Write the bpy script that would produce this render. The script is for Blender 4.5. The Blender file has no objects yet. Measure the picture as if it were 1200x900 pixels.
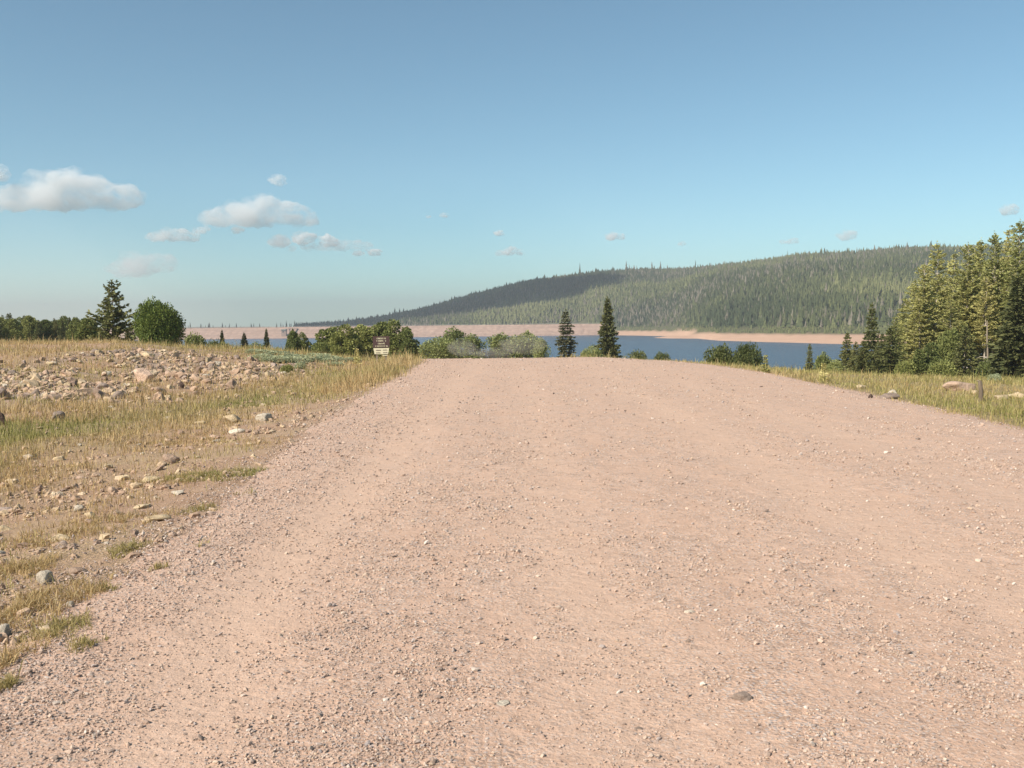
import bpy, math
import numpy as np

S = bpy.context.scene
COL = S.collection
PI = math.pi
R = math.radians

# ------------------------------------------------------------------ camera
EYE = 1.6
FPX = 1150.0
PITCH = math.atan((450 - 380.7) / FPX)
ROLL = math.atan(0.0105)
fwd = np.array([0, math.cos(PITCH), -math.sin(PITCH)])
up0 = np.array([0, math.sin(PITCH), math.cos(PITCH)])
rt0 = np.array([1.0, 0, 0])
upv = math.cos(ROLL) * up0 + math.sin(ROLL) * rt0
rtv = math.cos(ROLL) * rt0 - math.sin(ROLL) * up0


def make_camera():
    cd = bpy.data.cameras.new('camera')
    cd.sensor_width = 36.0
    cd.lens = 36.0 * FPX / 1200.0
    cd.clip_start = 0.05
    cd.clip_end = 40000
    o = bpy.data.objects.new('camera', cd)
    COL.objects.link(o)
    from mathutils import Matrix
    m = Matrix(((rtv[0], upv[0], -fwd[0], 0), (rtv[1], upv[1], -fwd[1], 0),
                (rtv[2], upv[2], -fwd[2], EYE), (0, 0, 0, 1)))
    o.matrix_world = m
    S.camera = o


make_camera()


def ray(px, py):
    d = fwd + rtv * ((px - 600) / FPX) + upv * ((450 - py) / FPX)
    return d / d[1]                     # unit depth along +Y


# ------------------------------------------------------------------ noise / terrain
def _hash(ix, iy, seed):
    n = (ix.astype(np.int64) * 374761393 + iy.astype(np.int64) * 668265263 + seed * 1442695041) & 0x7fffffff
    n = ((n ^ (n >> 13)) * 1274126177) & 0x7fffffff
    n = (n ^ (n >> 16)) & 0xffff
    return n / 65535.0


def vnoise(x, y, seed=0):
    x = np.asarray(x, float); y = np.asarray(y, float)
    ix = np.floor(x); iy = np.floor(y)
    fx = x - ix; fy = y - iy
    fx = fx * fx * (3 - 2 * fx); fy = fy * fy * (3 - 2 * fy)
    a = _hash(ix, iy, seed); b = _hash(ix + 1, iy, seed)
    c = _hash(ix, iy + 1, seed); d = _hash(ix + 1, iy + 1, seed)
    return (a + (b - a) * fx) * (1 - fy) + (c + (d - c) * fx) * fy


def fbm(x, y, seed=0, oct=4):
    v = 0; a = 0.5
    for i in range(oct):
        v = v + a * vnoise(np.asarray(x) * 2 ** i, np.asarray(y) * 2 ** i, seed + i)
        a *= 0.5
    return v / (1 - 0.5 ** oct)


def sstep(a, b, x):
    t = np.clip((np.asarray(x, float) - a) / (b - a), 0, 1)
    return t * t * (3 - 2 * t)


WATER = -11.4
YL = [0, 5, 9, 17, 42, 56, 75, 120]
XL = [-2.3, -2.3, -2.4, -3.05, -3.55, -5.0, -9.0, -22]
YR = [0, 13.6, 22, 32, 41, 56, 75, 120]
XR = [7.3, 7.2, 7.6, 7.8, 7.2, 6.0, 2.5, -10]


def xleft(y): return np.interp(y, YL, XL)
def xright(y): return np.interp(y, YR, XR)


# far shore and hill, described by direction (photo column at which each bearing shows)
PXS = [-400, 200, 345, 400, 450, 500, 560, 620, 680, 690, 705, 725, 745, 770, 790, 815, 840, 900, 950, 1000, 1100, 1200, 1400, 1800]
SH = [4000, 3000, 1215, 1215, 1215, 1215, 1215, 1215, 1215, 1190, 1160, 1110, 1070, 1020, 960, 830, 720, 640, 600, 566, 540, 520, 500, 480]
RDX = [-400, 200, 345, 400, 450, 500, 560, 620, 680, 740, 800, 870, 940, 1000, 1060, 1130, 1200, 1400, 1800]
RDD = [3500, 3200, 2300, 2200, 2100, 1950, 1850, 1750, 1680, 1640, 1620, 1600, 1580, 1560, 1540, 1500, 1500, 1500, 1500]
RPY = [383, 383, 383.5, 381, 374.5, 365.5, 349.5, 334.5, 326, 319, 318, 312, 303, 302, 296, 295, 290, 280, 270]
RDZ = [EYE + d * ray(p, y)[2] for p, d, y in zip(RDX, RDD, RPY)]


def tracks(x, y):
    w = (fbm(x * 0 + 3.1, y * .12, 111, 2) - .5) * .5
    v = 0
    for c, s_, a in ((-1.45, .42, 1.0), (.45, .40, .6), (2.9, .5, .8), (4.7, .45, .65)):
        v = v + a * np.exp(-((x - c - w) / s_) ** 2)
    return np.clip(v * (.45 + .9 * (fbm(x * 1.2, y * .35, 113, 3))), 0, 1) * np.interp(y, [4, 10, 25, 50], [1, .85, .5, .25])


def H(x, y):
    x = np.asarray(x, float); y = np.asarray(y, float)
    x, y = np.broadcast_arrays(x, y)
    yy = np.maximum(y, 1.0)
    r = x / np.maximum(yy, 6.0)
    y0 = np.interp(x, [-60, -10, 5, 9, 12, 19, 60], [42, 38, 38, 33, 25, 20, 16])
    k = np.interp(x, [-60, -10, 5, 12, 19, 60], [.0009, .00094, .00094, .0025, .003, .003])
    sm = np.interp(r, [-.7, -.40, -.31], [.004, .012, .062])
    u = np.maximum(0, y - y0); uc = sm / (2 * k)
    z = np.where(u < uc, -k * u * u, -k * uc * uc - sm * (u - uc))
    # berm on the left
    a = np.clip((-6.3 - x) / 12.0, 0, 1.4); b = np.clip((y - 21.5) / 14.0, 0, 1.4)
    s = np.minimum(a, b)
    s = s - 0.12 * np.exp(-((a - b) / 0.25) ** 2)
    berm = 1.0 * sstep(0, 1.15, s) * (1 - .75 * sstep(44, 95, y))
    berm = berm + sstep(.1, .7, s) * (fbm(x * .22, y * .22, 5, 3) - .5) * .45
    z = z + berm
    # left shoulder / ditch
    t = xleft(y) - x
    near = 1 - sstep(60, 110, y)
    z = z - (.16 * sstep(-.2, 2.6, t) - .06 * sstep(3.2, 7, t)) * near
    tr = x - xright(y)
    z = z - .10 * sstep(-.2, 2.2, tr) * near
    # small relief away from the road
    off = np.clip(np.maximum(t, tr) / 2.5, 0, 1) * near
    z = z + off * ((fbm(x * .6, y * .6, 11, 3) - .5) * .16 + (fbm(x * 2.5, y * 2.5, 17, 2) - .5) * .05)
    onroad = (1 - np.clip(np.maximum(t, tr) / .6, 0, 1)) * near
    # wheel ruts and broad wash-boarding on the road
    u_ = (x - 2.5)
    rut = tracks(x, y)
    z = z + onroad * (-.018 * rut + (fbm(x * .8, y * .3, 23, 3) - .5) * .04 + (fbm(x * 5, y * 5, 29, 2) - .5) * .012)
    z = z + (fbm(x * .02, y * .02, 37, 3) - .5) * 1.2 * sstep(90, 180, y)
    z = np.maximum(z, -14.0)
    # far shore and hill
    px = 600 + FPX * x / np.maximum(yy, 60)
    sh = np.interp(px, PXS, SH)
    sh = sh + (fbm(x * .03, y * .012, 41, 3) - .5) * 34 * sstep(700, 800, px)
    rd = np.interp(px, RDX, RDD); rz = np.interp(px, RDX, RDZ)
    bl = np.interp(px, [700, 730, 800, 1000], [25, 60, 75, 70])
    d = y - sh
    beach = -13.5 + (8.0 + 1.5 * (fbm(x * .02, y * .02, 43) - .5)) * np.clip((d + 28) / (bl + 28), 0, 1)
    t2 = np.clip((d - bl) / np.maximum(rd - sh - bl, 10), 0, 1)
    prof = 1 - (1 - t2) ** 1.25
    wl = 1 - sstep(640, 800, px)
    prof = prof + wl * (np.sin(np.clip(prof, 0, 1) * PI / 2) ** .9 - prof)
    hill = beach + (rz + 5.5) * prof + (fbm(x * .004, y * .004, 47, 4) - .5) * 26 * np.sin(PI * t2) * np.clip(rz / 60, 0, 1)
    hill = np.where(y > rd, hill - (y - rd) * .035, hill)
    hill = np.where((px < 700) & (d > 0), np.maximum(hill, -3.0), hill)
    sp_ = -14 + 4.6 * np.exp(-(((x - 158) / 36) ** 2) ** 1.5 - (((y - 850 + (x - 158) * .9) / 42) ** 2) ** 1.5)
    hill = np.maximum(np.maximum(hill, -14), sp_)
    zf = np.where((y > 300) & ((d > -30) | (sp_ > -13.8)), hill, -14.0)
    return np.maximum(z, zf)


def h1(x, y): return float(H(np.array([x]), np.array([y]))[0])


def hit(px, py, ymin=3.0, ymax=200.0):
    d = ray(px, py)
    ys = np.geomspace(ymin, ymax, 4000)
    zz = EYE + d[2] * ys
    g = H(d[0] * ys, ys)
    i = np.argmax(zz < g)
    if not (zz < g).any():
        i = np.argmin(zz - g)
    return d[0] * ys[i], ys[i], float(g[i])


# ------------------------------------------------------------------ mesh / object helpers
def mesh_np(name, V, F, attrs=None, smooth=False, mats=None, midx=None):
    V = np.ascontiguousarray(V, np.float32); F = np.ascontiguousarray(F, np.int32)
    m = bpy.data.meshes.new(name)
    m.vertices.add(len(V)); m.vertices.foreach_set('co', V.ravel())
    k = F.shape[1]
    m.loops.add(F.size); m.loops.foreach_set('vertex_index', F.ravel())
    m.polygons.add(len(F)); m.polygons.foreach_set('loop_start', np.arange(0, F.size, k, dtype=np.int32))
    if midx is not None:
        m.polygons.foreach_set('material_index', np.ascontiguousarray(midx, np.int32))
    m.polygons.foreach_set('use_smooth', np.full(len(F), smooth, dtype=bool))
    for mt in (mats or []): m.materials.append(mt)
    for n, a in (attrs or {}).items():
        at = m.attributes.new(n, 'FLOAT', 'POINT')
        at.data.foreach_set('value', np.ascontiguousarray(a, np.float32))
    m.update(calc_edges=True)
    return m


def obj(name, mesh, parent=None, loc=None):
    o = bpy.data.objects.new(name, mesh); COL.objects.link(o)
    if parent: o.parent = parent
    if loc is not None: o.location = loc
    return o


def thing(name, label, cat, loc, rz=0, group=None, sc=None):
    o = obj(name, None, None, loc)
    o.empty_display_size = .2
    o.rotation_euler = (0, 0, rz)
    if sc is not None: o.scale = sc
    return tag(o, label, cat, group)


def tag(o, label, cat, group=None):
    o['label'] = label; o['category'] = cat
    if group: o['group'] = group
    return o


def kind(o, k):
    o['kind'] = k
    return o


def merge(parts):
    Vs = []; Fs = []; n = 0
    for V, F in parts:
        Vs.append(V); Fs.append(F + n); n += len(V)
    return np.concatenate(Vs), np.concatenate(Fs)


def box(c, s, rot=0.0, taper=1.0):
    x, y, z = np.array(s) / 2
    V = np.array([[-x, -y, -z], [x, -y, -z], [x, y, -z], [-x, y, -z], [-x * taper, -y * taper, z], [x * taper, -y * taper, z], [x * taper, y * taper, z], [-x * taper, y * taper, z]])
    c_, s_ = math.cos(rot), math.sin(rot)
    V = V @ np.array([[c_, s_, 0], [-s_, c_, 0], [0, 0, 1]])
    F = np.array([[0, 3, 2, 1], [4, 5, 6, 7], [0, 1, 5, 4], [1, 2, 6, 5], [2, 3, 7, 6], [3, 0, 4, 7]])
    return V + np.array(c), F


def tube(pts, rad, n=7):
    pts = np.array(pts, float); rad = np.array(rad, float)
    V = []; F = []
    for i, p in enumerate(pts):
        a = pts[min(i + 1, len(pts) - 1)] - pts[max(i - 1, 0)]
        a = a / np.linalg.norm(a)
        q = np.array([1, 0, 0]) if abs(a[0]) < .8 else np.array([0, 1, 0])
        u = np.cross(a, q); u /= np.linalg.norm(u); w = np.cross(a, u)
        for j in range(n):
            t = 2 * PI * j / n
            V.append(p + rad[i] * (math.cos(t) * u + math.sin(t) * w))
    for i in range(len(pts) - 1):
        for j in range(n):
            F.append([i * n + j, i * n + (j + 1) % n, (i + 1) * n + (j + 1) % n, (i + 1) * n + j])
    b = len(V); V.append(pts[-1] + 0)
    for j in range(n):
        F.append([(len(pts) - 1) * n + j, (len(pts) - 1) * n + (j + 1) % n, b, b])
    F = np.array(F)
    return np.array(V), F


def fix_quads(F):
    """quads with a doubled last vertex are kept as slim quads by splitting into triangles"""
    t = np.concatenate([F[:, [0, 1, 2]], F[:, [0, 2, 3]]])
    ok = (t[:, 0] != t[:, 1]) & (t[:, 1] != t[:, 2]) & (t[:, 0] != t[:, 2])
    return t[ok]


# ------------------------------------------------------------------ materials
def new_mat(name):
    m = bpy.data.materials.new(name); m.use_nodes = True
    nt = m.node_tree
    for n in list(nt.nodes): nt.nodes.remove(n)
    out = nt.nodes.new('ShaderNodeOutputMaterial')
    return m, nt, out


class NT:
    def __init__(s, nt): s.nt = nt
    def n(s, t, **kw):
        x = s.nt.nodes.new(t)
        for k, v in kw.items():
            if k.startswith('i_'):
                key = k[2:]
                x.inputs[int(key) if key.isdigit() else key].default_value = v
            else: setattr(x, k, v)
        return x
    def l(s, a, b): s.nt.links.new(a, b)
    def noise(s, vec, scale, detail=4, rough=.55, dist=0):
        x = s.n('ShaderNodeTexNoise'); x.inputs['Scale'].default_value = scale
        x.inputs['Detail'].default_value = detail; x.inputs['Roughness'].default_value = rough
        x.inputs['Distortion'].default_value = dist
        if vec is not None: s.l(vec, x.inputs['Vector'])
        return x.outputs['Fac']
    def ramp(s, fac, stops, interp='LINEAR'):
        r = s.n('ShaderNodeValToRGB'); e = r.color_ramp; e.interpolation = interp
        while len(e.elements) > len(stops): e.elements.remove(e.elements[-1])
        while len(e.elements) < len(stops): e.elements.new(.5)
        for el, (p, c) in zip(e.elements, stops):
            el.position = p; el.color = (c[0], c[1], c[2], 1) if not isinstance(c, (int, float)) else (c, c, c, 1)
        s.l(fac, r.inputs[0]); return r.outputs['Color']
    def mix(s, fac, a, b, mode='MIX'):
        x = s.n('ShaderNodeMix', data_type='RGBA', blend_type=mode)
        if isinstance(fac, (int, float)): x.inputs[0].default_value = fac
        else: s.l(fac, x.inputs[0])
        for v, i in ((a, 6), (b, 7)):
            if isinstance(v, tuple): x.inputs[i].default_value = (*v, 1)
            else: s.l(v, x.inputs[i])
        return x.outputs[2]
    def math(s, op, a, b=None, clamp=False):
        x = s.n('ShaderNodeMath', operation=op); x.use_clamp = clamp
        for v, i in ((a, 0), (b, 1)):
            if v is None: continue
            if isinstance(v, (int, float)): x.inputs[i].default_value = v
            else: s.l(v, x.inputs[i])
        return x.outputs[0]
    def attr(s, name):
        x = s.n('ShaderNodeAttribute'); x.attribute_name = name
        return x.outputs['Fac']
    def bump(s, h, strength, dist, nrm=None):
        b = s.n('ShaderNodeBump'); b.inputs['Strength'].default_value = strength; b.inputs['Distance'].default_value = dist
        s.l(h, b.inputs['Height'])
        if nrm is not None: s.l(nrm, b.inputs['Normal'])
        return b.outputs['Normal']
    def prin(s, col, rough=.9, nrm=None, spec=.2):
        p = s.n('ShaderNodeBsdfPrincipled')
        if isinstance(col, tuple): p.inputs['Base Color'].default_value = (*col, 1)
        else: s.l(col, p.inputs['Base Color'])
        if isinstance(rough, (int, float)): p.inputs['Roughness'].default_value = rough
        else: s.l(rough, p.inputs['Roughness'])
        p.inputs['Specular IOR Level'].default_value = spec
        if nrm is not None: s.l(nrm, p.inputs['Normal'])
        return p


def pos(g):
    return g.n('ShaderNodeNewGeometry').outputs['Position']


def vmul(g, v, t):
    x = g.n('ShaderNodeVectorMath', operation='MULTIPLY'); g.l(v, x.inputs[0]); x.inputs[1].default_value = t
    return x.outputs[0]


def gravel_color(g, p):
    """pinkish-tan dirt with fine multi-coloured stones"""
    big = g.noise(vmul(g, p, (1.0, .25, 1)), .9, 4)
    med = g.noise(p, 5.0, 5, .6)
    dirt = g.mix(g.math('MULTIPLY', big, 1.0), (.50, .315, .217), (.575, .385, .278))
    dirt = g.mix(g.ramp(med, [(.35, 0.0), (.7, 1.0)]), dirt, (.565, .375, .272))
    v = g.n('ShaderNodeTexVoronoi'); v.inputs['Scale'].default_value = 55; v.inputs['Randomness'].default_value = 1
    g.l(p, v.inputs['Vector'])
    sc = g.ramp(g.n_sep(v.outputs['Color']), [(0, (.22, .17, .15)), (.25, (.44, .31, .24)), (.5, (.56, .43, .34)), (.75, (.42, .36, .33)), (1, (.66, .55, .46))])
    st = g.ramp(v.outputs['Distance'], [(.0, 1), (.42, 1), (.52, 0)])
    cov = g.ramp(g.noise(vmul(g, p, (1.4, .5, 1)), 2.2, 5, .6), [(.36, .25), (.62, .9)])
    trk = g.math('MULTIPLY', g.attr('track'), .85)
    cov = g.math('MULTIPLY', cov, g.math('SUBTRACT', 1.0, trk))
    dirt = g.mix(trk, dirt, (.60, .412, .30))
    v2 = g.n('ShaderNodeTexVoronoi'); v2.inputs['Scale'].default_value = 16; g.l(p, v2.inputs['Vector'])
    sp = g.ramp(g.n_sep(v2.outputs['Color']), [(0, .60), (.25, .92), (.7, 1.03), (1, 1.2)])
    dirt = g.mix(g.math('MULTIPLY', cov, .8), dirt, sp, 'MULTIPLY')
    col = g.mix(g.math('MULTIPLY', st, cov), dirt, sc)
    hgt = g.math('ADD', g.math('MULTIPLY', g.math('SUBTRACT', 1.0, v.outputs['Distance']), cov), g.math('MULTIPLY', g.noise(p, 90, 4, .7), .8))
    return col, hgt, med


def n_sep(self, c):
    s = self.n('ShaderNodeSeparateColor'); self.l(c, s.inputs[0]); return s.outputs[0]


NT.n_sep = n_sep


def mat_road():
    m, nt, out = new_mat('gravel_road'); g = NT(nt); p = pos(g)
    col, hgt, med = gravel_color(g, p)
    n = g.bump(hgt, .55, .012)
    n = g.bump(g.noise(p, 14, 4, .6), .3, .05, n)
    b = g.prin(col, .95, n, .1)
    g.l(b.outputs[0], out.inputs[0]); return m


def mat_ground():
    m, nt, out = new_mat('meadow_soil'); g = NT(nt); p = pos(g)
    gcol, hgt, med = gravel_color(g, p)
    n1 = g.noise(p, .5, 5, .6); n2 = g.noise(p, 3.0, 5, .65); n3 = g.noise(p, 22, 4, .7)
    soil = g.mix(g.ramp(n2, [(.35, 0.), (.65, 1.)]), (.36, .225, .145), (.45, .30, .20))
    straw = g.mix(g.ramp(n3, [(.3, 0.), (.7, 1.)]), (.34, .23, .135), (.46, .335, .21))
    field = g.mix(g.ramp(n1, [(.45, 0.), (.62, .9)]), soil, straw)
    green = g.mix(n3, (.20, .185, .065), (.33, .27, .12))
    field = g.mix(g.math('MULTIPLY', g.attr('green'), g.ramp(n2, [(.25, .5), (.6, 1.)])), field, green)
    rub = g.mix(g.ramp(n3, [(.3, 0.), (.7, 1.)]), (.33, .235, .18), (.48, .36, .28))
    field = g.mix(g.attr('rubble'), field, rub)
    col = g.mix(g.ramp(g.math('ADD', g.attr('gravel'), g.math('MULTIPLY', g.math('SUBTRACT', n2, .5), .9)), [(.35, 0.), (.65, 1.)]), field, gcol)
    nb = g.noise(vmul(g, p, (.05, .05, .9)), 1.0, 4, .6)
    sand = g.mix(nb, (.42, .25, .165), (.58, .385, .27))
    col = g.mix(g.attr('beach'), col, sand)
    nf = g.noise(p, .06, 4, .6)
    floor = g.mix(nf, (.045, .05, .025), (.14, .13, .07))
    col = g.mix(g.attr('wood'), col, floor)
    n = g.bump(hgt, .5, .015)
    n = g.bump(n3, .6, .05, n)
    b = g.prin(col, .95, n, .1)
    g.l(b.outputs[0], out.inputs[0]); return m


def mat_leaf(name, dark, light, trans=.25, hue=.0, rough=.6, spec=.25):
    m, nt, out = new_mat(name); g = NT(nt)
    geo = g.n('ShaderNodeNewGeometry'); oi = g.n('ShaderNodeObjectInfo')
    c = g.mix(geo.outputs['Random Per Island'], dark, light)
    k = g.math('ADD', g.math('MULTIPLY', oi.outputs['Random'], .5), .75)
    hs = g.n('ShaderNodeHueSaturation'); g.l(c, hs.inputs['Color']); g.l(k, hs.inputs['Value'])
    g.l(g.math('ADD', g.math('MULTIPLY', oi.outputs['Random'], -.03), .515), hs.inputs['Hue'])
    b = g.prin(hs.outputs[0], rough, None, spec)
    t = g.n('ShaderNodeBsdfTranslucent'); g.l(hs.outputs[0], t.inputs[0])
    mx = g.n('ShaderNodeMixShader'); mx.inputs[0].default_value = trans
    g.l(b.outputs[0], mx.inputs[1]); g.l(t.outputs[0], mx.inputs[2])
    g.l(mx.outputs[0], out.inputs[0]); return m


def mat_bark(name, a, b_):
    m, nt, out = new_mat(name); g = NT(nt)
    tc = g.n('ShaderNodeTexCoord').outputs['Object']
    f = g.noise(vmul(g, tc, (6, 6, 1.2)), 3.0, 5, .6)
    b = g.prin(g.mix(f, a, b_), .9, g.bump(f, .6, .02), .1)
    g.l(b.outputs[0], out.inputs[0]); return m


def mat_rock(name, a, b_, c_):
    m, nt, out = new_mat(name); g = NT(nt)
    tc = g.n('ShaderNodeTexCoord').outputs['Object']; oi = g.n('ShaderNodeObjectInfo')
    off = g.n('ShaderNodeVectorMath', operation='ADD'); g.l(tc, off.inputs[0]); g.l(oi.outputs['Location'], off.inputs[1])
    f1 = g.noise(off.outputs[0], 2.5, 5, .6); f2 = g.noise(off.outputs[0], 14, 5, .7)
    col = g.mix(g.ramp(f1, [(.3, 0.), (.7, 1.)]), a, b_)
    col = g.mix(g.ramp(f2, [(.5, 0.), (.72, .7)]), col, c_)
    k = g.math('ADD', g.math('MULTIPLY', oi.outputs['Random'], .5), .75)
    hs = g.n('ShaderNodeHueSaturation'); g.l(col, hs.inputs['Color']); g.l(k, hs.inputs['Value'])
    n = g.bump(f2, .5, .06); n = g.bump(f1, .4, .2, n)
    b = g.prin(hs.outputs[0], .9, n, .2)
    g.l(b.outputs[0], out.inputs[0]); return m


def mat_stones():
    m, nt, out = new_mat('loose_stones'); g = NT(nt)
    geo = g.n('ShaderNodeNewGeometry')
    c = g.ramp(geo.outputs['Random Per Island'], [(0, (.17, .13, .11)), (.08, (.32, .23, .18)), (.3, (.46, .32, .24)), (.5, (.54, .40, .31)), (.66, (.36, .31, .29)), (.82, (.50, .36, .25)), (.95, (.56, .46, .38)), (1, (.62, .54, .47))])
    p = geo.outputs['Position']
    f = g.noise(p, 120, 3, .6)
    c = g.mix(g.math('MULTIPLY', f, .35), c, (.50, .36, .27))
    b = g.prin(c, .9, g.bump(f, .3, .003), .2)
    g.l(b.outputs[0], out.inputs[0]); return m


def mat_rubble():
    m, nt, out = new_mat('rubble_stones'); g = NT(nt)
    geo = g.n('ShaderNodeNewGeometry')
    c = g.ramp(geo.outputs['Random Per Island'], [(0, (.22, .145, .11)), (.2, (.40, .26, .175)), (.45, (.52, .355, .235)), (.65, (.45, .315, .225)), (.85, (.58, .42, .25)), (1, (.66, .52, .36))])
    f = g.noise(geo.outputs['Position'], 9, 5, .7)
    c = g.mix(g.math('MULTIPLY', f, .65), c, (.33, .235, .165))
    b = g.prin(c, .9, g.bump(f, .5, .03), .15)
    g.l(b.outputs[0], out.inputs[0]); return m


def mat_grass():
    m, nt, out = new_mat('grass_blades'); g = NT(nt)
    geo = g.n('ShaderNodeNewGeometry'); rnd = geo.outputs['Random Per Island']
    dry = g.ramp(rnd, [(0, (.36, .22, .10)), (.5, (.54, .375, .175)), (1, (.66, .50, .28))])
    grn = g.ramp(rnd, [(0, (.16, .17, .045)), (.5, (.29, .275, .085)), (1, (.44, .39, .15))])
    c = g.mix(g.attr('green'), dry, grn)
    b = g.prin(c, .7, None, .15)
    t = g.n('ShaderNodeBsdfTranslucent'); g.l(c, t.inputs[0])
    mx = g.n('ShaderNodeMixShader'); mx.inputs[0].default_value = .3
    g.l(b.outputs[0], mx.inputs[1]); g.l(t.outputs[0], mx.inputs[2])
    g.l(mx.outputs[0], out.inputs[0]); return m


def mat_water():
    m, nt, out = new_mat('lake_water'); g = NT(nt); p = pos(g)
    w = g.noise(vmul(g, p, (1, .5, 1)), .35, 5, .65)
    w2 = g.noise(vmul(g, p, (.3, 1, 1)), .02, 3, .5)
    n = g.bump(w, .9, 1.2)
    b = g.prin(g.mix(w2, (.024, .046, .088), (.038, .066, .112)), .22, n, .5)
    b.inputs['IOR'].default_value = 1.33
    g.l(b.outputs[0], out.inputs[0]); return m


def mat_dam():
    m, nt, out = new_mat('riprap_face'); g = NT(nt); p = pos(g)
    f = g.noise(p, .16, 6, .8); f2 = g.noise(vmul(g, p, (.1, .1, 1)), .5, 4, .6)
    c = g.mix(g.ramp(f, [(.3, 0.), (.7, 1.)]), (.24, .15, .115), (.56, .39, .30))
    c = g.mix(g.math('MULTIPLY', f2, .5), c, (.46, .31, .23))
    bz = g.noise(vmul(g, p, (.006, .006, .55)), 1.0, 3, .6)
    c = g.mix(g.ramp(bz, [(.45, 0.), (.6, .55)]), c, (.30, .20, .15))
    b = g.prin(c, .95, g.bump(f, .8, .6), .1)
    g.l(b.outputs[0], out.inputs[0]); return m


def mat_plain(name, col, rough=.7, var=.15, scale=4):
    m, nt, out = new_mat(name); g = NT(nt)
    tc = g.n('ShaderNodeTexCoord').outputs['Object']
    f = g.noise(tc, scale, 5, .65)
    lo = tuple(c * (1 - var) for c in col); hi = tuple(min(1, c * (1 + var)) for c in col)
    b = g.prin(g.mix(g.ramp(f, [(.3, 0.), (.7, 1.)]), lo, hi), rough, g.bump(f, .15, .01), .2)
    g.l(b.outputs[0], out.inputs[0]); return m


def mat_wood():
    """far wooded slope: living, grey dead and pale green trees mixed"""
    m, nt, out = new_mat('far_wood_needles'); g = NT(nt)
    geo = g.n('ShaderNodeNewGeometry')
    c = g.ramp(g.attr('tint'), [(0, (.045, .058, .026)), (.35, (.085, .095, .040)), (.6, (.12, .130, .052)), (.74, (.165, .165, .072)), (.78, (.13, .115, .08)), (.92, (.185, .16, .12)), (1, (.22, .19, .145))])
    b = g.prin(c, .8, None, .1)
    g.l(b.outputs[0], out.inputs[0]); return m


M = dict(
    road=mat_road(), ground=mat_ground(), water=mat_water(), dam=mat_dam(), grass=mat_grass(), stones=mat_stones(),
    rubble=mat_rubble(), wood=mat_wood(),
    spruce=mat_leaf('spruce_needles', (.048, .060, .020), (.165, .165, .062), .15),
    pine=mat_leaf('pine_needles', (.29, .285, .09), (.56, .52, .20), .32),
    dkpine=mat_leaf('dark_pine_needles', (.075, .088, .026), (.23, .225, .08), .2),
    greyspruce=mat_leaf('thin_spruce_needles', (.075, .082, .045), (.20, .19, .10), .18),
    leaf=mat_leaf('bright_leaves', (.11, .145, .026), (.27, .305, .07), .3),
    leaf2=mat_leaf('willow_leaves', (.115, .135, .036), (.31, .32, .10), .3),
    leaf4=mat_leaf('dark_shrub_leaves', (.06, .075, .02), (.18, .19, .062), .25),
    leaf3=mat_leaf('pale_willow_leaves', (.17, .195, .06), (.36, .37, .14), .3),
    sage=mat_leaf('sagebrush_leaves', (.33, .355, .20), (.52, .525, .32), .3),
    weed=mat_leaf('mullein_leaves', (.34, .31, .10), (.60, .52, .22), .25),
    bark=mat_bark('grey_brown_bark', (.09, .065, .045), (.22, .17, .125)),
    palebark=mat_bark('pale_bark', (.32, .26, .20), (.58, .50, .41)),
    deadwood=mat_bark('weathered_wood', (.16, .12, .085), (.34, .28, .21)),
    rock_pink=mat_rock('pink_rock', (.40, .265, .185), (.54, .375, .27), (.60, .46, .35)),
    rock_buff=mat_rock('buff_rock', (.48, .345, .195), (.62, .475, .30), (.66, .56, .42)),
    rock_grey=mat_rock('grey_rock', (.26, .19, .15), (.40, .30, .24), (.48, .39, .31)),
    rock_pale=mat_rock('pale_rock', (.56, .46, .35), (.70, .60, .47), (.46, .38, .29)),
    rock_dark=mat_rock('dark_rock', (.07, .045, .035), (.14, .09, .07), (.2, .15, .12)),
)

# ------------------------------------------------------------------ ground sheet
def axis(lo, hi, step):
    a = [0.0]
    while a[-1] < hi: a.append(a[-1] + step(a[-1]))
    b = [0.0]
    while b[-1] > lo: b.append(b[-1] - step(b[-1]))
    return np.array(sorted(set(b + a)))


def sx(x):
    ax = abs(x)
    if -7 < x < 9: return .12
    if 100 < x < 300: return 6
    return max(.12, min(.022 * ax, 400))


def sy(y):
    if y < 0: return max(.25, .1 * abs(y))
    if y < 14: return .11
    if y < 500: return max(.11, .011 * y)
    if y < 1300: return 9
    if y < 2300: return 28
    return .08 * y


gx = axis(-7000, 7000, sx); gy = axis(-220, 7000, sy)
GX, GY = np.meshgrid(gx, gy)
GZ = H(GX, GY)


def grid_faces(ny, nx):
    i = np.arange(ny - 1)[:, None] * nx + np.arange(nx - 1)[None, :]
    return np.stack([i, i + 1, i + 1 + nx, i + nx], -1).reshape(-1, 4)


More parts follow.
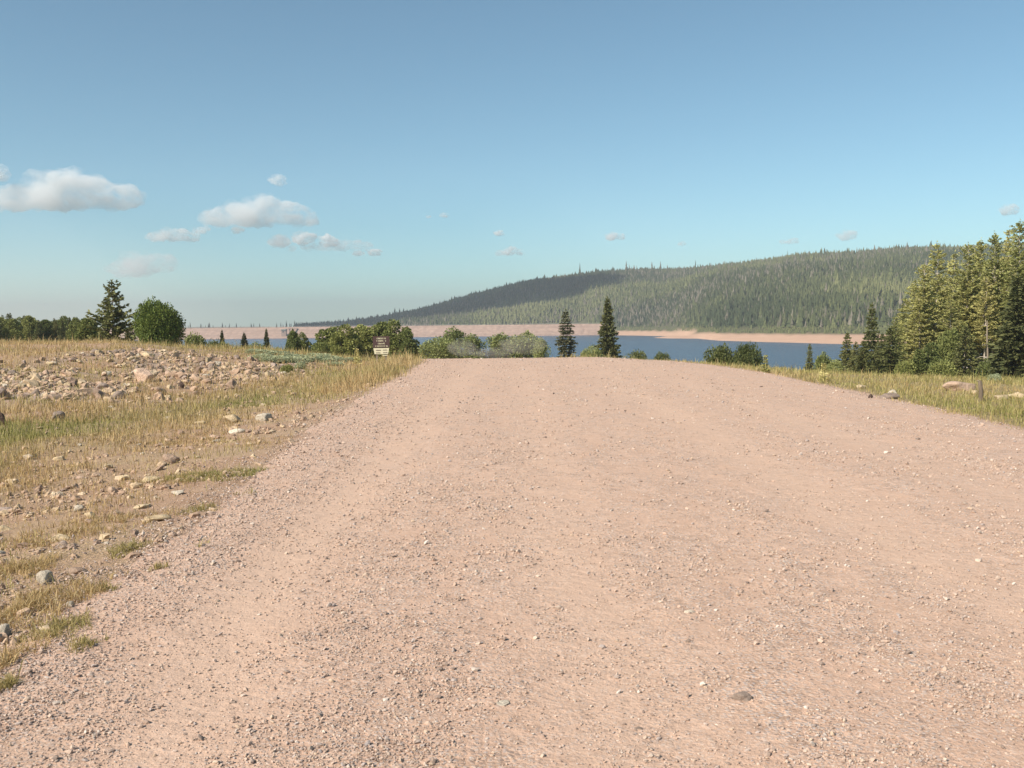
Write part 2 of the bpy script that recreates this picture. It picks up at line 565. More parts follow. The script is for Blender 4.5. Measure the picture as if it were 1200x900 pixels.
def masks(x, y, z):
    t = xleft(y) - x; tr = x - xright(y)
    near = 1 - sstep(70, 110, y)
    gl = 1 - sstep(-.5, 1.0, t)
    gr = 1 - sstep(.0, .7, tr)
    gravel = np.minimum(gl, gr) * near
    beach = sstep(280, 400, y) * (1 - sstep(-7.3, -6.0, z)) + (1 - sstep(280, 400, y)) * (1 - sstep(-11, -9.5, z)) * sstep(120, 160, y)
    px = 600 + FPX * x / np.maximum(y, 60)
    wood = sstep(300, 420, y) * sstep(-7.3, -6.0, z)
    a = (-6.3 - x) / 12.0; b = (y - 21.5) / 14.0
    s = np.minimum(a, b)
    rub = sstep(.0, .2, s) * (1 - sstep(.72, .95, s)) * (1 - sstep(39, 48, y)) * sstep(.34, .56, fbm(x * .35, y * .35, 61, 3))
    strip = np.exp(-((x - np.interp(y, [6, 15, 20, 28, 40], [-9, -8.2, -7.2, -5.6, -5.0])) / 1.7) ** 2) * sstep(7, 12, y)
    greenr = sstep(0, .8, tr)
    green = np.clip(strip * .55 + greenr * .65 + .55 * sstep(50, 65, y), 0, 1) * (1 - sstep(280, 400, y))
    return gravel, beach, wood, rub, green


ga, be, wo, ru, gn = masks(GX, GY, GZ)
gm = mesh_np('ground', np.stack([GX, GY, GZ], -1).reshape(-1, 3), grid_faces(len(gy), len(gx)),
             dict(gravel=ga.ravel(), beach=be.ravel(), wood=wo.ravel(), rubble=ru.ravel(), green=gn.ravel()), True, [M['ground']])
kind(obj('ground', gm), 'structure')

# ------------------------------------------------------------------ road sheet, its ragged rims dip under the ground
ry = np.concatenate([np.arange(-14, 14, .09), np.geomspace(14, 130, 240)])
ru_ = np.linspace(0, 1, 150)
RY, RU = np.meshgrid(ry, ru_, indexing='ij')
LX = xleft(RY) - .3; RX = xright(RY) + .6
RXX = LX + (RX - LX) * RU
dl = RXX - xleft(RY); dr = xright(RY) - RXX
e = np.minimum(dl + (fbm(RXX * .9, RY * .7, 71, 4) - .5) * 1.2, dr + (fbm(RXX * .9, RY * .5, 73, 4) - .5) * .7)
RZ = H(RXX, RY) + np.clip(.012 + .05 * e, -.05, .012) + (fbm(RXX * 9, RY * 9, 75, 2) - .5) * .008
rm = mesh_np('road', np.stack([RXX, RY, RZ], -1).reshape(-1, 3), grid_faces(len(ry), len(ru_))[:, ::-1], dict(track=tracks(RXX, RY).ravel()), True, [M['road']])
kind(obj('road', rm), 'structure')

# ------------------------------------------------------------------ water
wv = np.array([[-900, 150, WATER], [2500, 150, WATER], [2500, 1260, WATER], [-900, 1260, WATER]])
kind(obj('water', mesh_np('water', wv, np.array([[0, 1, 2, 3]]), None, False, [M['water']])), 'structure')

# ------------------------------------------------------------------ dam (embankment, riprap face, crest road, gatehouse)
def build_dam():
    rng = np.random.default_rng(5)
    t = thing('dam', 'long low embankment dam faced with pinkish riprap across the far end of the lake', 'dam', (-190, 1150, 0))
    xs = np.arange(-640, 345, 4.0)
    prof = [(-46, -14.2), (0, WATER + .2), (14, -7.4), (28, -2.9), (40, 1.2), (41.5, 1.75), (49, 1.75), (50.5, 1.2), (90, -14)]
    V = []
    for x in xs:
        for j, (py_, pz) in enumerate(prof):
            V.append((x, py_ + (rng.normal(0, .25) if j < 5 else 0), pz + (rng.normal(0, .12) if 0 < j < 5 else 0)))
    f = obj('embankment', mesh_np('embankment', np.array(V), grid_faces(len(xs), len(prof)), None, False, [M['dam']]), t)
    p = [box((x, 41.3, 2.15), (.25, .25, .9)) for x in np.arange(-600, 330, 6.0)]
    p += [box((-135, 41.3, 2.62), (930, .12, .3))]
    V, F = merge(p)
    obj('guard_rail', mesh_np('guard_rail', V, F, None, False, [mat_plain('galvanised_rail', (.35, .33, .30))]), t)
    # gatehouse on the upstream face
    gh = thing('gatehouse', 'small concrete gatehouse with grey roof on the far dam face', 'gatehouse', (ray(333, 390)[0] * 1160, 1160, -10))
    conc = mat_plain('aged_concrete', (.30, .22, .18)); roof = mat_plain('grey_green_roof', (.13, .15, .13))
    V, F = box((0, 0, 3.2), (5.4, 5, 9.5)); w = obj('wall', mesh_np('tower', V, F, None, False, [conc]), gh)
    V, F = box((0, 0, 8.6), (6.6, 6.2, 1.3), 0, .75); obj('roof', mesh_np('roof', V, F, None, False, [roof]), gh)
    V, F = box((-.6, -2.54, 6.2), (1.5, .08, 1.4)); obj('window', mesh_np('window', V, F, None, False, [mat_plain('dark_glass', (.03, .035, .04), .2)]), gh)
    V, F = merge([box((7.5, 12, 9.6), (2.0, 34, .5), -.25), box((5.5, 5, 4), (.8, .8, 11))])
    obj('footbridge', mesh_np('footbridge', V, F, None, False, [roof]), gh)


build_dam()

# ------------------------------------------------------------------ tree generators
def kites(P, D, L, W, rng):
    """leaf / needle-spray quads: base point P, direction D, length L, width W"""
    n = len(P)
    r = rng.normal(size=(n, 3)); s = np.cross(D, r); s /= np.linalg.norm(s, axis=1, keepdims=True) + 1e-9
    nn = np.cross(D, s)
    L = L[:, None]; W = W[:, None]
    a = P; b = P + D * L * .45 + s * W * .5 + nn * L * .06; c = P + D * L; d = P + D * L * .45 - s * W * .5 + nn * L * .06
    V = np.stack([a, b, c, d], 1).reshape(-1, 3)
    F = np.arange(n * 4).reshape(-1, 4)
    return V, F


def unit(v): return v / (np.linalg.norm(v, axis=-1, keepdims=True) + 1e-9)


def conifer(name, h, rmax, seed, mat, bark, levels=34, per=6, base=.06, power=.85, droop=.25, spray=.30, step=.16, irr=.3, gap=.0, trunk_r=.11, wide=.42, bend=0.0, bulge=0.0):
    rng = np.random.default_rng(seed)
    tp = []; P = []; D = []; L = []
    nz = 9
    zs = np.linspace(0, 1, nz)
    off = np.cumsum(rng.normal(0, bend, (nz, 2)), 0) * (zs[:, None])
    cx = lambda t: np.array([np.interp(t, zs, off[:, 0]), np.interp(t, zs, off[:, 1])])
    tp.append(tube([(off[i, 0], off[i, 1], zs[i] * h - (.25 if i == 0 else 0)) for i in range(nz)], [trunk_r * (1 - .93 * z) * (1.25 if i == 0 else 1) for i, z in enumerate(zs)], 7))
    for i in range(levels):
        t = base + (1 - base) * ((i + rng.uniform(0, .8)) / levels) ** .95
        tt = (t - base) / (1 - base)
        Rr = rmax * ((1 - tt) ** power) * (1 - bulge * (1 - tt) ** 3) * (1 + irr * rng.uniform(-1, .7)) + .05
        az0 = rng.uniform(0, 2 * PI)
        for b in range(per):
            if rng.random() < gap: continue
            az = az0 + 2 * PI * b / per + rng.normal(0, .25)
            rr = Rr * rng.uniform(.6, 1.1)
            if rr < .06: continue
            n = max(2, int(rr / step))
            s = (np.arange(n) + rng.uniform(0, 1, n) * .9) / n
            s = np.clip(.12 + .92 * s, 0, 1.05)
            c = cx(t)
            lift = np.interp(tt, [0, .6, 1], [0, .12, .6]) * rr
            x = c[0] + np.cos(az) * rr * s; y = c[1] + np.sin(az) * rr * s
            z = t * h + lift * s - droop * rr * s ** 1.6 + .1 * rr * np.maximum(0, s - .7) * 2
            m = len(s)
            for rep in range(5):
                side = rng.choice([-1, 1], m)
                dirs = np.stack([np.cos(az + side * rng.uniform(.2, 1.0, m)), np.sin(az + side * rng.uniform(.2, 1.0, m)), rng.normal(-.05, .35, m)], -1)
                P.append(np.stack([x, y, z], -1) + rng.normal(0, .03, (m, 3))); D.append(unit(dirs)); L.append(spray * rng.uniform(.6, 1.25, m) * (1 - .35 * tt))
            if rr > .25:
                e = [(c[0] + np.cos(az) * rr * q, c[1] + np.sin(az) * rr * q, t * h + lift * q - droop * rr * q ** 1.6) for q in (0, .5, .9)]
                tp.append(tube(e, [.012 + .018 * rr, .012 * rr + .006, .004], 4))
    # leader
    m = 26
    zz = h * rng.uniform(.9, 1.03, m); cc = np.array([cx(min(1, z / h)) for z in zz])
    P.append(np.stack([cc[:, 0], cc[:, 1], zz], -1)); D.append(unit(np.stack([rng.normal(0, .5, m), rng.normal(0, .5, m), rng.uniform(.3, 1, m)], -1))); L.append(np.full(m, spray * .55))
    P = np.concatenate(P); D = np.concatenate(D); L = np.concatenate(L)
    V, F = kites(P, D, L, L * wide * 1.0, rng)
    cm = mesh_np(name + '_crown', V, F, None, False, [mat])
    V, F = merge(tp); F = fix_quads(F)
    tm = mesh_np(name + '_trunk', V, F, None, True, [bark])
    return (cm, tm, h)


def broadleaf(name, h, w, seed, mat, bark, lumps=26, leaves=9000, size=.13, base=.02, shape='oval', stems=4, lump=.26, deep=.55):
    """crown of many leaf clumps round a branch skeleton; nominal height h, width w"""
    rng = np.random.default_rng(seed)
    C = []
    while len(C) < lumps:
        q = rng.uniform(-1, 1, 3)
        if np.linalg.norm(q) > 1: continue
        rr = np.linalg.norm(q)
        if rr < deep and rng.random() < .75: continue
        if shape == 'flame' and math.hypot(q[0], q[1]) > (1 - .45 * max(q[2], -.4) - .15): continue
        C.append(q)
    C = np.array(C)
    c0 = h * (base + (1 - base) * .5); hz = h * (1 - base) * .5
    lr = lump * w * .5 * rng.uniform(.5, 1.4, lumps)
    cen = np.stack([C[:, 0] * (w * .5 - lr * .75), C[:, 1] * (w * .5 - lr * .75), c0 + C[:, 2] * (hz - lr * .6)], -1)
    n = leaves
    who = rng.choice(lumps, n, p=lr ** 2 / np.sum(lr ** 2))
    d = unit(rng.normal(size=(n, 3)))
    rad = rng.uniform(.45, 1.15, n) ** .5
    Pp = cen[who] + d * (lr[who] * rad)[:, None] * np.array([1, 1, 1.15])
    Pp[:, 2] = np.maximum(Pp[:, 2], .02)
    dirs = unit(d + rng.normal(0, .8, (n, 3)) + np.array([0, 0, .1]))
    L = size * rng.uniform(.6, 1.35, n)
    V, F = kites(Pp, dirs, L, L * .68, rng)
    cm = mesh_np(name + '_crown', V, F, None, False, [mat])
    tp = []
    for s in range(stems):
        a = 2 * PI * s / stems + rng.uniform(0, .6); bx, by = .05 * w * math.cos(a), .05 * w * math.sin(a)
        tgt = cen[rng.integers(lumps)]
        tp.append(tube([(bx, by, -.2), (bx * 1.8 + tgt[0] * .25, by * 1.8 + tgt[1] * .25, h * .28), (tgt[0] * .7, tgt[1] * .7, tgt[2] * .8), tuple(tgt)], [.022 * h, .016 * h, .008 * h, .003 * h], 6))
    for c in cen[::2]:
        st = np.array([c[0] * .25, c[1] * .25, c[2] * .45])
        tp.append(tube([st, st * .4 + c * .6 + rng.normal(0, .03 * h, 3), c], [.009 * h, .006 * h, .002 * h], 5))
    V, F = merge(tp); F = fix_quads(F)
    return (cm, mesh_np(name + '_stem', V, F, None, True, [bark]), h)


PRO = {}
B = M['bark']
PRO['spruce'] = [conifer('spruce', 9, 1.75, 11 + i, M['spruce'], B, levels=46, per=8, base=.03, droop=.30, spray=.46, step=.13, irr=.30, power=.8) for i in range(2)]
PRO['greyspruce'] = [conifer('thin_spruce', 9, 2.0, 21, M['greyspruce'], B, levels=32, per=7, base=.05, droop=.30, spray=.46, step=.16, irr=.5, gap=.12, power=.8)]
PRO['young'] = [conifer('young_spruce', 6, 1.7, 31 + i, M['dkpine'], B, levels=30, per=7, base=.02, droop=.22, spray=.36, step=.14, irr=.35, power=.75) for i in range(2)]
PRO['pine'] = [conifer('lodgepole', 14, 2.0, 41 + i, M['pine'], M['palebark'], levels=46, per=6, base=b_, droop=-.05, spray=.36, step=.125, irr=.6, gap=.30, power=.5, bend=.05, wide=.5, bulge=.45, trunk_r=.14) for i, b_ in enumerate((.12, .25, .08, .34))]
PRO['openpine'] = [conifer('open_pine', 5.5, 1.9, 51, M['dkpine'], B, levels=38, per=5, base=.05, droop=-.12, spray=.40, step=.13, irr=.95, gap=.42, power=.5, bend=.05, wide=.5)]
PRO['bush'] = [broadleaf('round_bush', 4, 4.2, 61, M['leaf'], B, lumps=80, leaves=30000, size=.17, lump=.34, deep=.7, base=0)]
PRO['willow'] = [broadleaf('willow', 4, 3.0, 71 + i, M['leaf2'], B, lumps=44, leaves=12000, size=.19, lump=.27, base=0, shape='flame') for i in range(3)]
PRO['darkshrub'] = [broadleaf('dark_shrub', 2.2, 3.4, 171 + i, M['leaf4'], B, lumps=34, leaves=7000, size=.15, lump=.3, base=0) for i in range(2)]
PRO['pale'] = [broadleaf('pale_willow', 3, 3.2, 81 + i, M['leaf3'], B, lumps=26, leaves=6000, size=.16, lump=.36, base=0) for i in range(2)]
PRO['low'] = [broadleaf('low_shrub', 1.5, 2.2, 91 + i, M['leaf2'], B, lumps=16, leaves=3000, size=.14, lump=.4, base=0) for i in range(2)]
PRO['sage'] = [broadleaf('sagebrush', .7, 1.2, 95 + i, M['sage'], M['deadwood'], lumps=14, leaves=1800, size=.09, lump=.42, base=0) for i in range(2)]
WNOM = dict(darkshrub=3.4, spruce=3.4, greyspruce=3.8, young=3.3, pine=3.7, openpine=3.9, bush=4.2, willow=3.0, pale=3.2, low=2.2, sage=1.2)
CATNAME = dict(darkshrub='shrub', spruce='spruce_tree', greyspruce='spruce_tree', young='spruce_tree', pine='pine_tree', openpine='pine_tree', bush='bush', willow='willow_shrub', pale='willow_shrub', low='shrub', sage='sagebrush')
CAT = dict(darkshrub='bush', spruce='tree', greyspruce='tree', young='tree', pine='tree', openpine='tree', bush='bush', willow='bush', pale='bush', low='bush', sage='sagebrush')
rT = np.random.default_rng(77)


def plant(k, px, top, d, label, group=None, wpx=None, var=None, sink=0.0):
    """a plant standing at bearing px and distance d, whose tip reaches the photo row `top`; wpx its width in photo pixels"""
    q = ray(px, top)
    x = q[0] * d; z0 = h1(x, d) - sink
    hh = max(.3, EYE + q[2] * d - z0)
    pl = PRO[k]; v = var if var is not None else int(rT.integers(len(pl)))
    cm, tm, hn = pl[v % len(pl)]
    s = hh / hn
    sw = s if wpx is None else (wpx / FPX * d) / WNOM[k]
    t = thing(CATNAME[k], label, CAT[k], (x, d, z0), float(rT.uniform(0, 2 * PI)), group, (sw, sw, s))
    obj('crown' if CAT[k] == 'tree' else 'foliage', cm, t); obj('trunk' if CAT[k] == 'tree' else 'stem', tm, t)
    return t


# --- left group
plant('openpine', 130, 331, 80, 'open-crowned dark pine standing left of the round green bush', wpx=52)
plant('bush', 185, 356, 76, 'dense round bright green bush on top of the rocky bank', wpx=55)
plant('willow', 104, 372, 88, 'leafy green shrub close at the left foot of the open-crowned pine', wpx=34, var=0)
plant('young', 118, 385, 84, 'low dark conifer tucked under the open-crowned pine', wpx=26, var=0)
plant('young', 152, 378, 84, 'small dark conifer between the open-crowned pine and the round bush', wpx=22, var=1)
plant('low', 228, 393, 82, 'grey-green low shrub just right of the round green bush', wpx=30)
plant('low', 250, 400, 84, 'low dark shrub on the lake side of the rubble, left of the small spruces', wpx=20)
# treeline at the far left
xs = list(np.linspace(-60, 104, 54))
for i, px in enumerate(xs):
    k = ['young', 'young', 'spruce', 'young'][int(rT.integers(4))] if i % 3 else 'willow'
    top = np.interp(px, [-60, 0, 20, 45, 70, 100], [366, 368, 372, 374, 373, 374]) + rT.uniform(-3, 4)
    nm = dict(young='green conifer', spruce='dark spruce', willow='round leafy tree')[k]
    plant(k, px + rT.uniform(-2, 2), top, 140 + rT.uniform(-12, 35), nm + ' in the low treeline beyond the grassy bank, far left', 'treeline beyond the left bank: ' + nm, wpx={'young': 17, 'spruce': 12, 'willow': 22}[k] * rT.uniform(.8, 1.2))
# --- middle: small spruces and leafy shrubs before the lake
plant('spruce', 260, 388, 96, 'slim dark spruce, first of three before the lake counted from the round bush', wpx=13)
plant('spruce', 286, 391, 92, 'broad short dark spruce standing between two slimmer ones before the lake', wpx=17)
plant('spruce', 312, 386.5, 92, 'slim dark spruce standing before the dam, nearest the leafy shrubs', wpx=13)
plant('pale', 264, 403, 90, 'bright green shrub at the foot of the slim spruce nearest the round bush', wpx=26)
plant('pale', 300, 402, 90, 'light green shrub between the short broad spruce and the next slim one', wpx=24)
plant('pale', 328, 408, 88, 'low light green shrub right of the slim spruce before the dam', wpx=22)
plant('willow', 344, 388, 90, 'pair-topped leafy green shrub left of the big willow clump', wpx=22, var=1)
plant('willow', 357, 390, 92, 'narrow leafy green shrub touching the left end of the willow clump', wpx=20, var=2)
plant('spruce', 343, 385, 97, 'thin dark spruce tip rising behind the leafy shrub before the dam', wpx=9)
for px, top, d, w, lb in ((386, 382, 92, 46, 'leafy willow at the left end of the tall clump behind the brown sign'),
                          (405, 381, 90, 46, 'leafy willow second from the left in the clump behind the brown sign'),
                          (426, 380, 94, 48, 'leafy willow just left of the brown sign in the tall clump'),
                          (446, 378, 96, 48, 'leafy willow directly behind the brown sign'),
                          (464, 375, 90, 46, 'tallest leafy willow of the clump, just right of the brown sign'),
                          (480, 387, 88, 30, 'shorter leafy willow at the right end of the clump behind the sign')):
    plant('willow', px, top, d, lb, wpx=w)
plant('low', 375, 402, 84, 'low olive shrub in front of the left end of the willow clump', wpx=24)
# willow bushes beyond the crest, through the dust
for px, top, d, w, lb in ((514, 396, 84, 46, 'pale willow bush beyond the crest, nearest the brown sign'),
                          (533, 388, 92, 44, 'tallest pale willow bush beyond the road crest, with the pointed top'),
                          (554, 395, 88, 38, 'pale willow bush beyond the crest in the gap before the pale rounded pair'),
                          (582, 394, 90, 46, 'pale willow bush beyond the crest midway between sign and grey spruce'),
                          (612, 390, 90, 48, 'broad pale willow bush just left of the grey thin spruce'),
                          (634, 399, 86, 24, 'small pale willow bush touching the foot of the grey thin spruce')):
    plant('pale', px, top, d, lb, wpx=w)
plant('greyspruce', 663, 364, 104, 'thin grey-green spruce beyond the crest, left of the darker taller one', wpx=34)
plant('spruce', 712, 351, 104, 'tall dense dark spruce beyond the road crest with the lake behind', wpx=33, var=0)
plant('pale', 693, 406, 92, 'low pale bush between the two spruces beyond the crest', wpx=26)
plant('darkshrub', 745, 413, 90, 'low dull green bush right of the tall dense spruce', wpx=30)
plant('darkshrub', 775, 415, 74, 'low olive shrub on the verge right of the tall dense spruce', wpx=26)
plant('darkshrub', 845, 407, 62, 'dark green shrub by the lake on the right verge, left one of two', wpx=44)
plant('darkshrub', 877, 405, 60, 'dark green shrub by the lake on the right verge, right one of two', wpx=38)
# --- right wood
plant('young', 949, 404, 84, 'little lone dark spruce at the lake edge of the right wood', wpx=17, var=0)
plant('low', 966, 416, 82, 'low dark shrub right of the little lone spruce', wpx=24)
plant('pale', 978, 424, 78, 'low pale green shrub at the left end of the wood', wpx=30)
plant('young', 993, 391, 82, 'small conical spruce, second from the lake side of the wood', wpx=28, var=1)
plant('young', 1022, 358, 86, 'dark pointed spruce standing above its neighbours at the left end of the wood', wpx=34, var=0)
plant('young', 1044, 385, 80, 'bushy dark young spruce right of the pointed spruce', wpx=42, var=1)
plant('young', 1012, 400, 79, 'dark bushy spruce at the foot of the pointed spruce', wpx=34, var=1)
plant('young', 1003, 402, 80, 'small dark spruce between the conical one and the pointed one', wpx=28, var=0)
plant('young', 1034, 392, 82, 'dark spruce filling the gap right of the pointed spruce', wpx=30, var=1)
plant('pine', 1050, 372, 92, 'lowest yellow-green pine at the left step of the right wood', wpx=30, var=2)
plant('pine', 1074, 330, 94, 'yellow-green pine on the second step of the left edge of the wood', wpx=36, var=0)
plant('pine', 1062, 350, 98, 'yellow-green pine behind the bushy dark young spruce', wpx=34, var=2)
plant('young', 1132, 383, 84, 'dark green young spruce at the middle front of the wood', wpx=42, var=0)
plant('willow', 1086, 402, 82, 'olive leafy shrub at the front of the wood, right of the bushy dark spruce', wpx=40)
plant('willow', 1112, 384, 86, 'bluish green leafy shrub at the front of the wood left of the dark young spruce', wpx=34)
plant('spruce', 1193, 325, 74, 'dark green spruce at the front right of the wood, cut by the frame', wpx=62, var=1)
plant('low', 1160, 423, 76, 'olive shrub at the foot of the dark front-right spruce', wpx=34)
plant('low', 1062, 424, 78, 'low green shrub in front of the bushy dark young spruce', wpx=30)
plant('low', 1104, 424, 78, 'low green shrub in front of the bluish green leafy shrub', wpx=34)
for px, top, d, w in ((1082, 312, 92, 36), (1099, 288, 96, 38), (1117, 298, 100, 36), (1133, 288, 94, 38), (1150, 284, 98, 36), (1166, 276, 92, 36), (1181, 270, 96, 38), (1197, 262, 90, 38)):
    plant('pine', px, top, d, 'tall yellow-green pine on the skyline of the right wood', 'skyline pines of the right wood', wpx=w * 1.12)
for i in range(25):
    px = rT.uniform(1060, 1225); d = rT.uniform(88, 118)
    top = np.interp(px, [1055, 1075, 1100, 1200], [375, 335, 315, 295]) + rT.uniform(0, 45)
    plant('pine', px, top, d, 'yellow-green pine deeper among the trees of the right wood', 'inner pines of the right wood', wpx=rT.uniform(32, 48))
for i in range(14):
    px = rT.uniform(1215, 1420); d = rT.uniform(80, 120)
    plant('pine', px, rT.uniform(255, 300), d, 'yellow-green pine of the right wood running out of the frame', 'pines running out of frame', wpx=rT.uniform(36, 48))


def dead_snag():
    q = ray(1158, 376); d = 77; x = q[0] * d; z0 = h1(x, d); hh = EYE + q[2] * d - z0
    t = thing('dead_tree', 'bare grey dead trunk with broken limbs at the front of the right wood', 'tree', (x, d, z0))
    V, F = tube([(0, 0, -.2), (.03, 0, hh * .4), (-.05, .02, hh * .75), (-.08, 0, hh)], [.10, .085, .065, .03], 8)
    obj('trunk', mesh_np('snag', V, fix_quads(F), None, True, [M['deadwood']]), t)
    rng = np.random.default_rng(3)
    for i in range(7):
        z = hh * rng.uniform(.35, .95); a = rng.uniform(0, 2 * PI); l = rng.uniform(.4, 1.2)
        V, F = tube([(-.03, 0, z), (math.cos(a) * l * .6, math.sin(a) * l * .6, z + .05), (math.cos(a) * l, math.sin(a) * l, z - .1)], [.035, .022, .008], 5)
        obj('limb', mesh_np('snag_limb', V, fix_quads(F), None, True, [M['palebark']]), t)


dead_snag()

# sagebrush on the left flat
for i in range(40):
    px = rT.uniform(292, 415); d = rT.uniform(42, 56)
    x = ray(px, 420)[0] * d; z = h1(x, d)
    cm, tm, hn = PRO['sage'][i % 2]; s = rT.uniform(.35, .7)
    t = thing('sagebrush', 'pale grey-green sagebrush on the flat between rubble and brown sign', 'sagebrush', (x, d, z - .03), float(rT.uniform(0, 6)), 'sagebrush on the left flat', (s * 1.7, s * 1.7, s * .62))
    obj('foliage', cm, t); obj('stem', tm, t)
for px, py, s, lb in ((337, 437, .45, 'dark olive low bush among small stones right of the rubble heap'),
                      (1166, 447, .3, 'pale grey-green sagebrush beside the pink boulder under the wood'),
                      (352, 432, .35, 'little grey bush behind the dark olive low bush')):
    x, y, z = hit(px, py)
    cm, tm, hn = PRO['sage' if 'sage' in lb or 'grey' in lb else 'low'][0]; s2 = s * (.7 / hn)
    t = thing('sagebrush' if 'sage' in lb else 'shrub', lb, 'bush', (x, y, z - .03), 1.0, None, (s2 * 1.2, s2 * 1.2, s2))
    obj('foliage', cm, t); obj('stem', tm, t)


# mullein-like flowering stalks
def mullein(px, py, hgt, lb, w=1.0):
    x, y, z = hit(px, py); rng = np.random.default_rng(int(px))
    t = thing('flowering_weed', lb, 'weed', (x, y, z))
    V, F = tube([(0, 0, -.03), (.01, 0, hgt * .6), (.02, .01, hgt)], [.02, .016, .01], 6)
    obj('stalk', mesh_np('stalk', V, fix_quads(F), None, True, [M['weed']]), t)
    n = 34; zz = rng.uniform(.0, .55, n) ** 1.2 * hgt; a = rng.uniform(0, 2 * PI, n)
    P = np.stack([.02 * np.cos(a), .02 * np.sin(a), zz], -1); D = unit(np.stack([np.cos(a), np.sin(a), rng.uniform(.1, .8, n)], -1))
    L = w * hgt * .34 * rng.uniform(.6, 1, n) * (1 - .8 * zz / hgt)
    V, F = kites(P, D, L, L * .36, rng)
    obj('leaves', mesh_np('leaves', V, F, None, False, [M['weed']]), t)
    n = 70; zz = rng.uniform(.55, 1, n) * hgt; a = rng.uniform(0, 2 * PI, n)
    P = np.stack([.02 * np.cos(a), .02 * np.sin(a), zz], -1); D = unit(np.stack([np.cos(a), np.sin(a), rng.uniform(-.2, .6, n)], -1))
    L = np.full(n, .05 * w)
    V, F = kites(P, D, L, L * .8, rng)
    obj('flower_spike', mesh_np('flower_spike', V, F, None, False, [M['weed']]), t)


mullein(897, 437, .55, 'yellowish bushy weed on the verge below the two lakeside shrubs', 1.4)
mullein(965, 447, .5, 'yellowish weed standing in the verge grass right of the bushy one', 1.2)
mullein(419, 428, .75, 'yellow-green tall weed in straw grass left of the brown sign', 1.3)

# ------------------------------------------------------------------ sign
def sign():
    d = 50.0; q = ray(447, 420); x = q[0] * d; z0 = h1(x, d)
    def zz(py): return EYE + ray(447, py)[2] * d - z0
    t = thing('sign', 'brown wooden notice sign with cream lettering and a cream lower panel beside the road', 'sign', (x, d, z0), .12)
    px = d / FPX
    brown = mat_plain('brown_sign_paint', (.085, .05, .045), .6); cream = mat_plain('cream_sign_paint', (.72, .64, .44), .6, .06)
    post = M['deadwood']
    for s in (-1, 1):
        V, F = box((s * 5.2 * px, .06, zz(394.5) * .5 - .15), (.09, .09, zz(394.5) + .3)); obj('post', mesh_np('post', V, F, None, False, [post]), t)
    zt, zb = zz(394), zz(407.4); w = 19.5 * px
    V, F = box((0, 0, (zt + zb) / 2), (w, .035, zt - zb)); bd = obj('board', mesh_np('board', V, F, None, False, [brown]), t)
    rng = np.random.default_rng(8)
    def letters(cx, cz, wid, hgt, yy, mat, nm, par):
        p = []; xx = cx - wid / 2
        while xx < cx + wid / 2:
            lw = hgt * rng.uniform(.5, .85)
            if rng.random() < .14: xx += hgt * .5; continue
            st = hgt * .2
            p.append(box((xx + st / 2, yy, cz), (st, .008, hgt)))
            for zz_ in rng.choice([-1, 0, 1], 2, replace=False): p.append(box((xx + lw / 2, yy - .001, cz + zz_ * (hgt / 2 - st / 2)), (lw, .008, st)))
            if rng.random() < .6: p.append(box((xx + lw - st / 2, yy - .002, cz), (st, .008, hgt * .98)))
            xx += lw + hgt * .22
        V, F = merge(p); obj(nm, mesh_np(nm, V, F, None, False, [mat]), par)
    for py, wd, hg in ((396.6, 10, 1.6), (399.4, 10.5, 1.7), (402.6, 7.5, 1.6), (405.6, 13.5, 1.4)):
        letters(0, zz(py), wd * px, hg * px, -.0225, cream, 'lettering', bd)
    zt, zb = zz(408), zz(415); wt, wb = 18.4 * px / 2, 15.6 * px / 2
    V = np.array([[-wt, -.018, zt], [wt, -.018, zt], [wb, -.018, zb], [-wb, -.018, zb], [-wt, .018, zt], [wt, .018, zt], [wb, .018, zb], [-wb, .018, zb]])
    F = np.array([[0, 3, 2, 1], [4, 5, 6, 7], [0, 1, 5, 4], [1, 2, 6, 5], [2, 3, 7, 6], [3, 0, 4, 7]])
    lp = obj('lower_panel', mesh_np('lower_panel', V, F, None, False, [cream]), t)
    for cx, py, wd in ((-3.6, 410.4, 5), (4.2, 410.2, 4.5), (-3.6, 413.4, 5), (4.2, 413.2, 4.2)):
        letters(cx * px, zz(py), wd * px, .8 * px, -.0225, brown, 'lettering', lp)
    V, F = box((4.2 * px, -.002, zz(416.6)), (5.5 * px, .03, .9 * px)); obj('small_plate', mesh_np('small_plate', V, F, None, False, [cream]), t)


sign()

# ------------------------------------------------------------------ rocks
def ico(sub):
    import bmesh
    bm = bmesh.new(); bmesh.ops.create_icosphere(bm, subdivisions=sub, radius=1)
    V = np.array([v.co[:] for v in bm.verts]); F = np.array([[v.index for v in f.verts] for f in bm.faces]); bm.free()
    return V, F


ICO1 = ico(1); ICO2 = ico(2); ICO4 = ico(4)


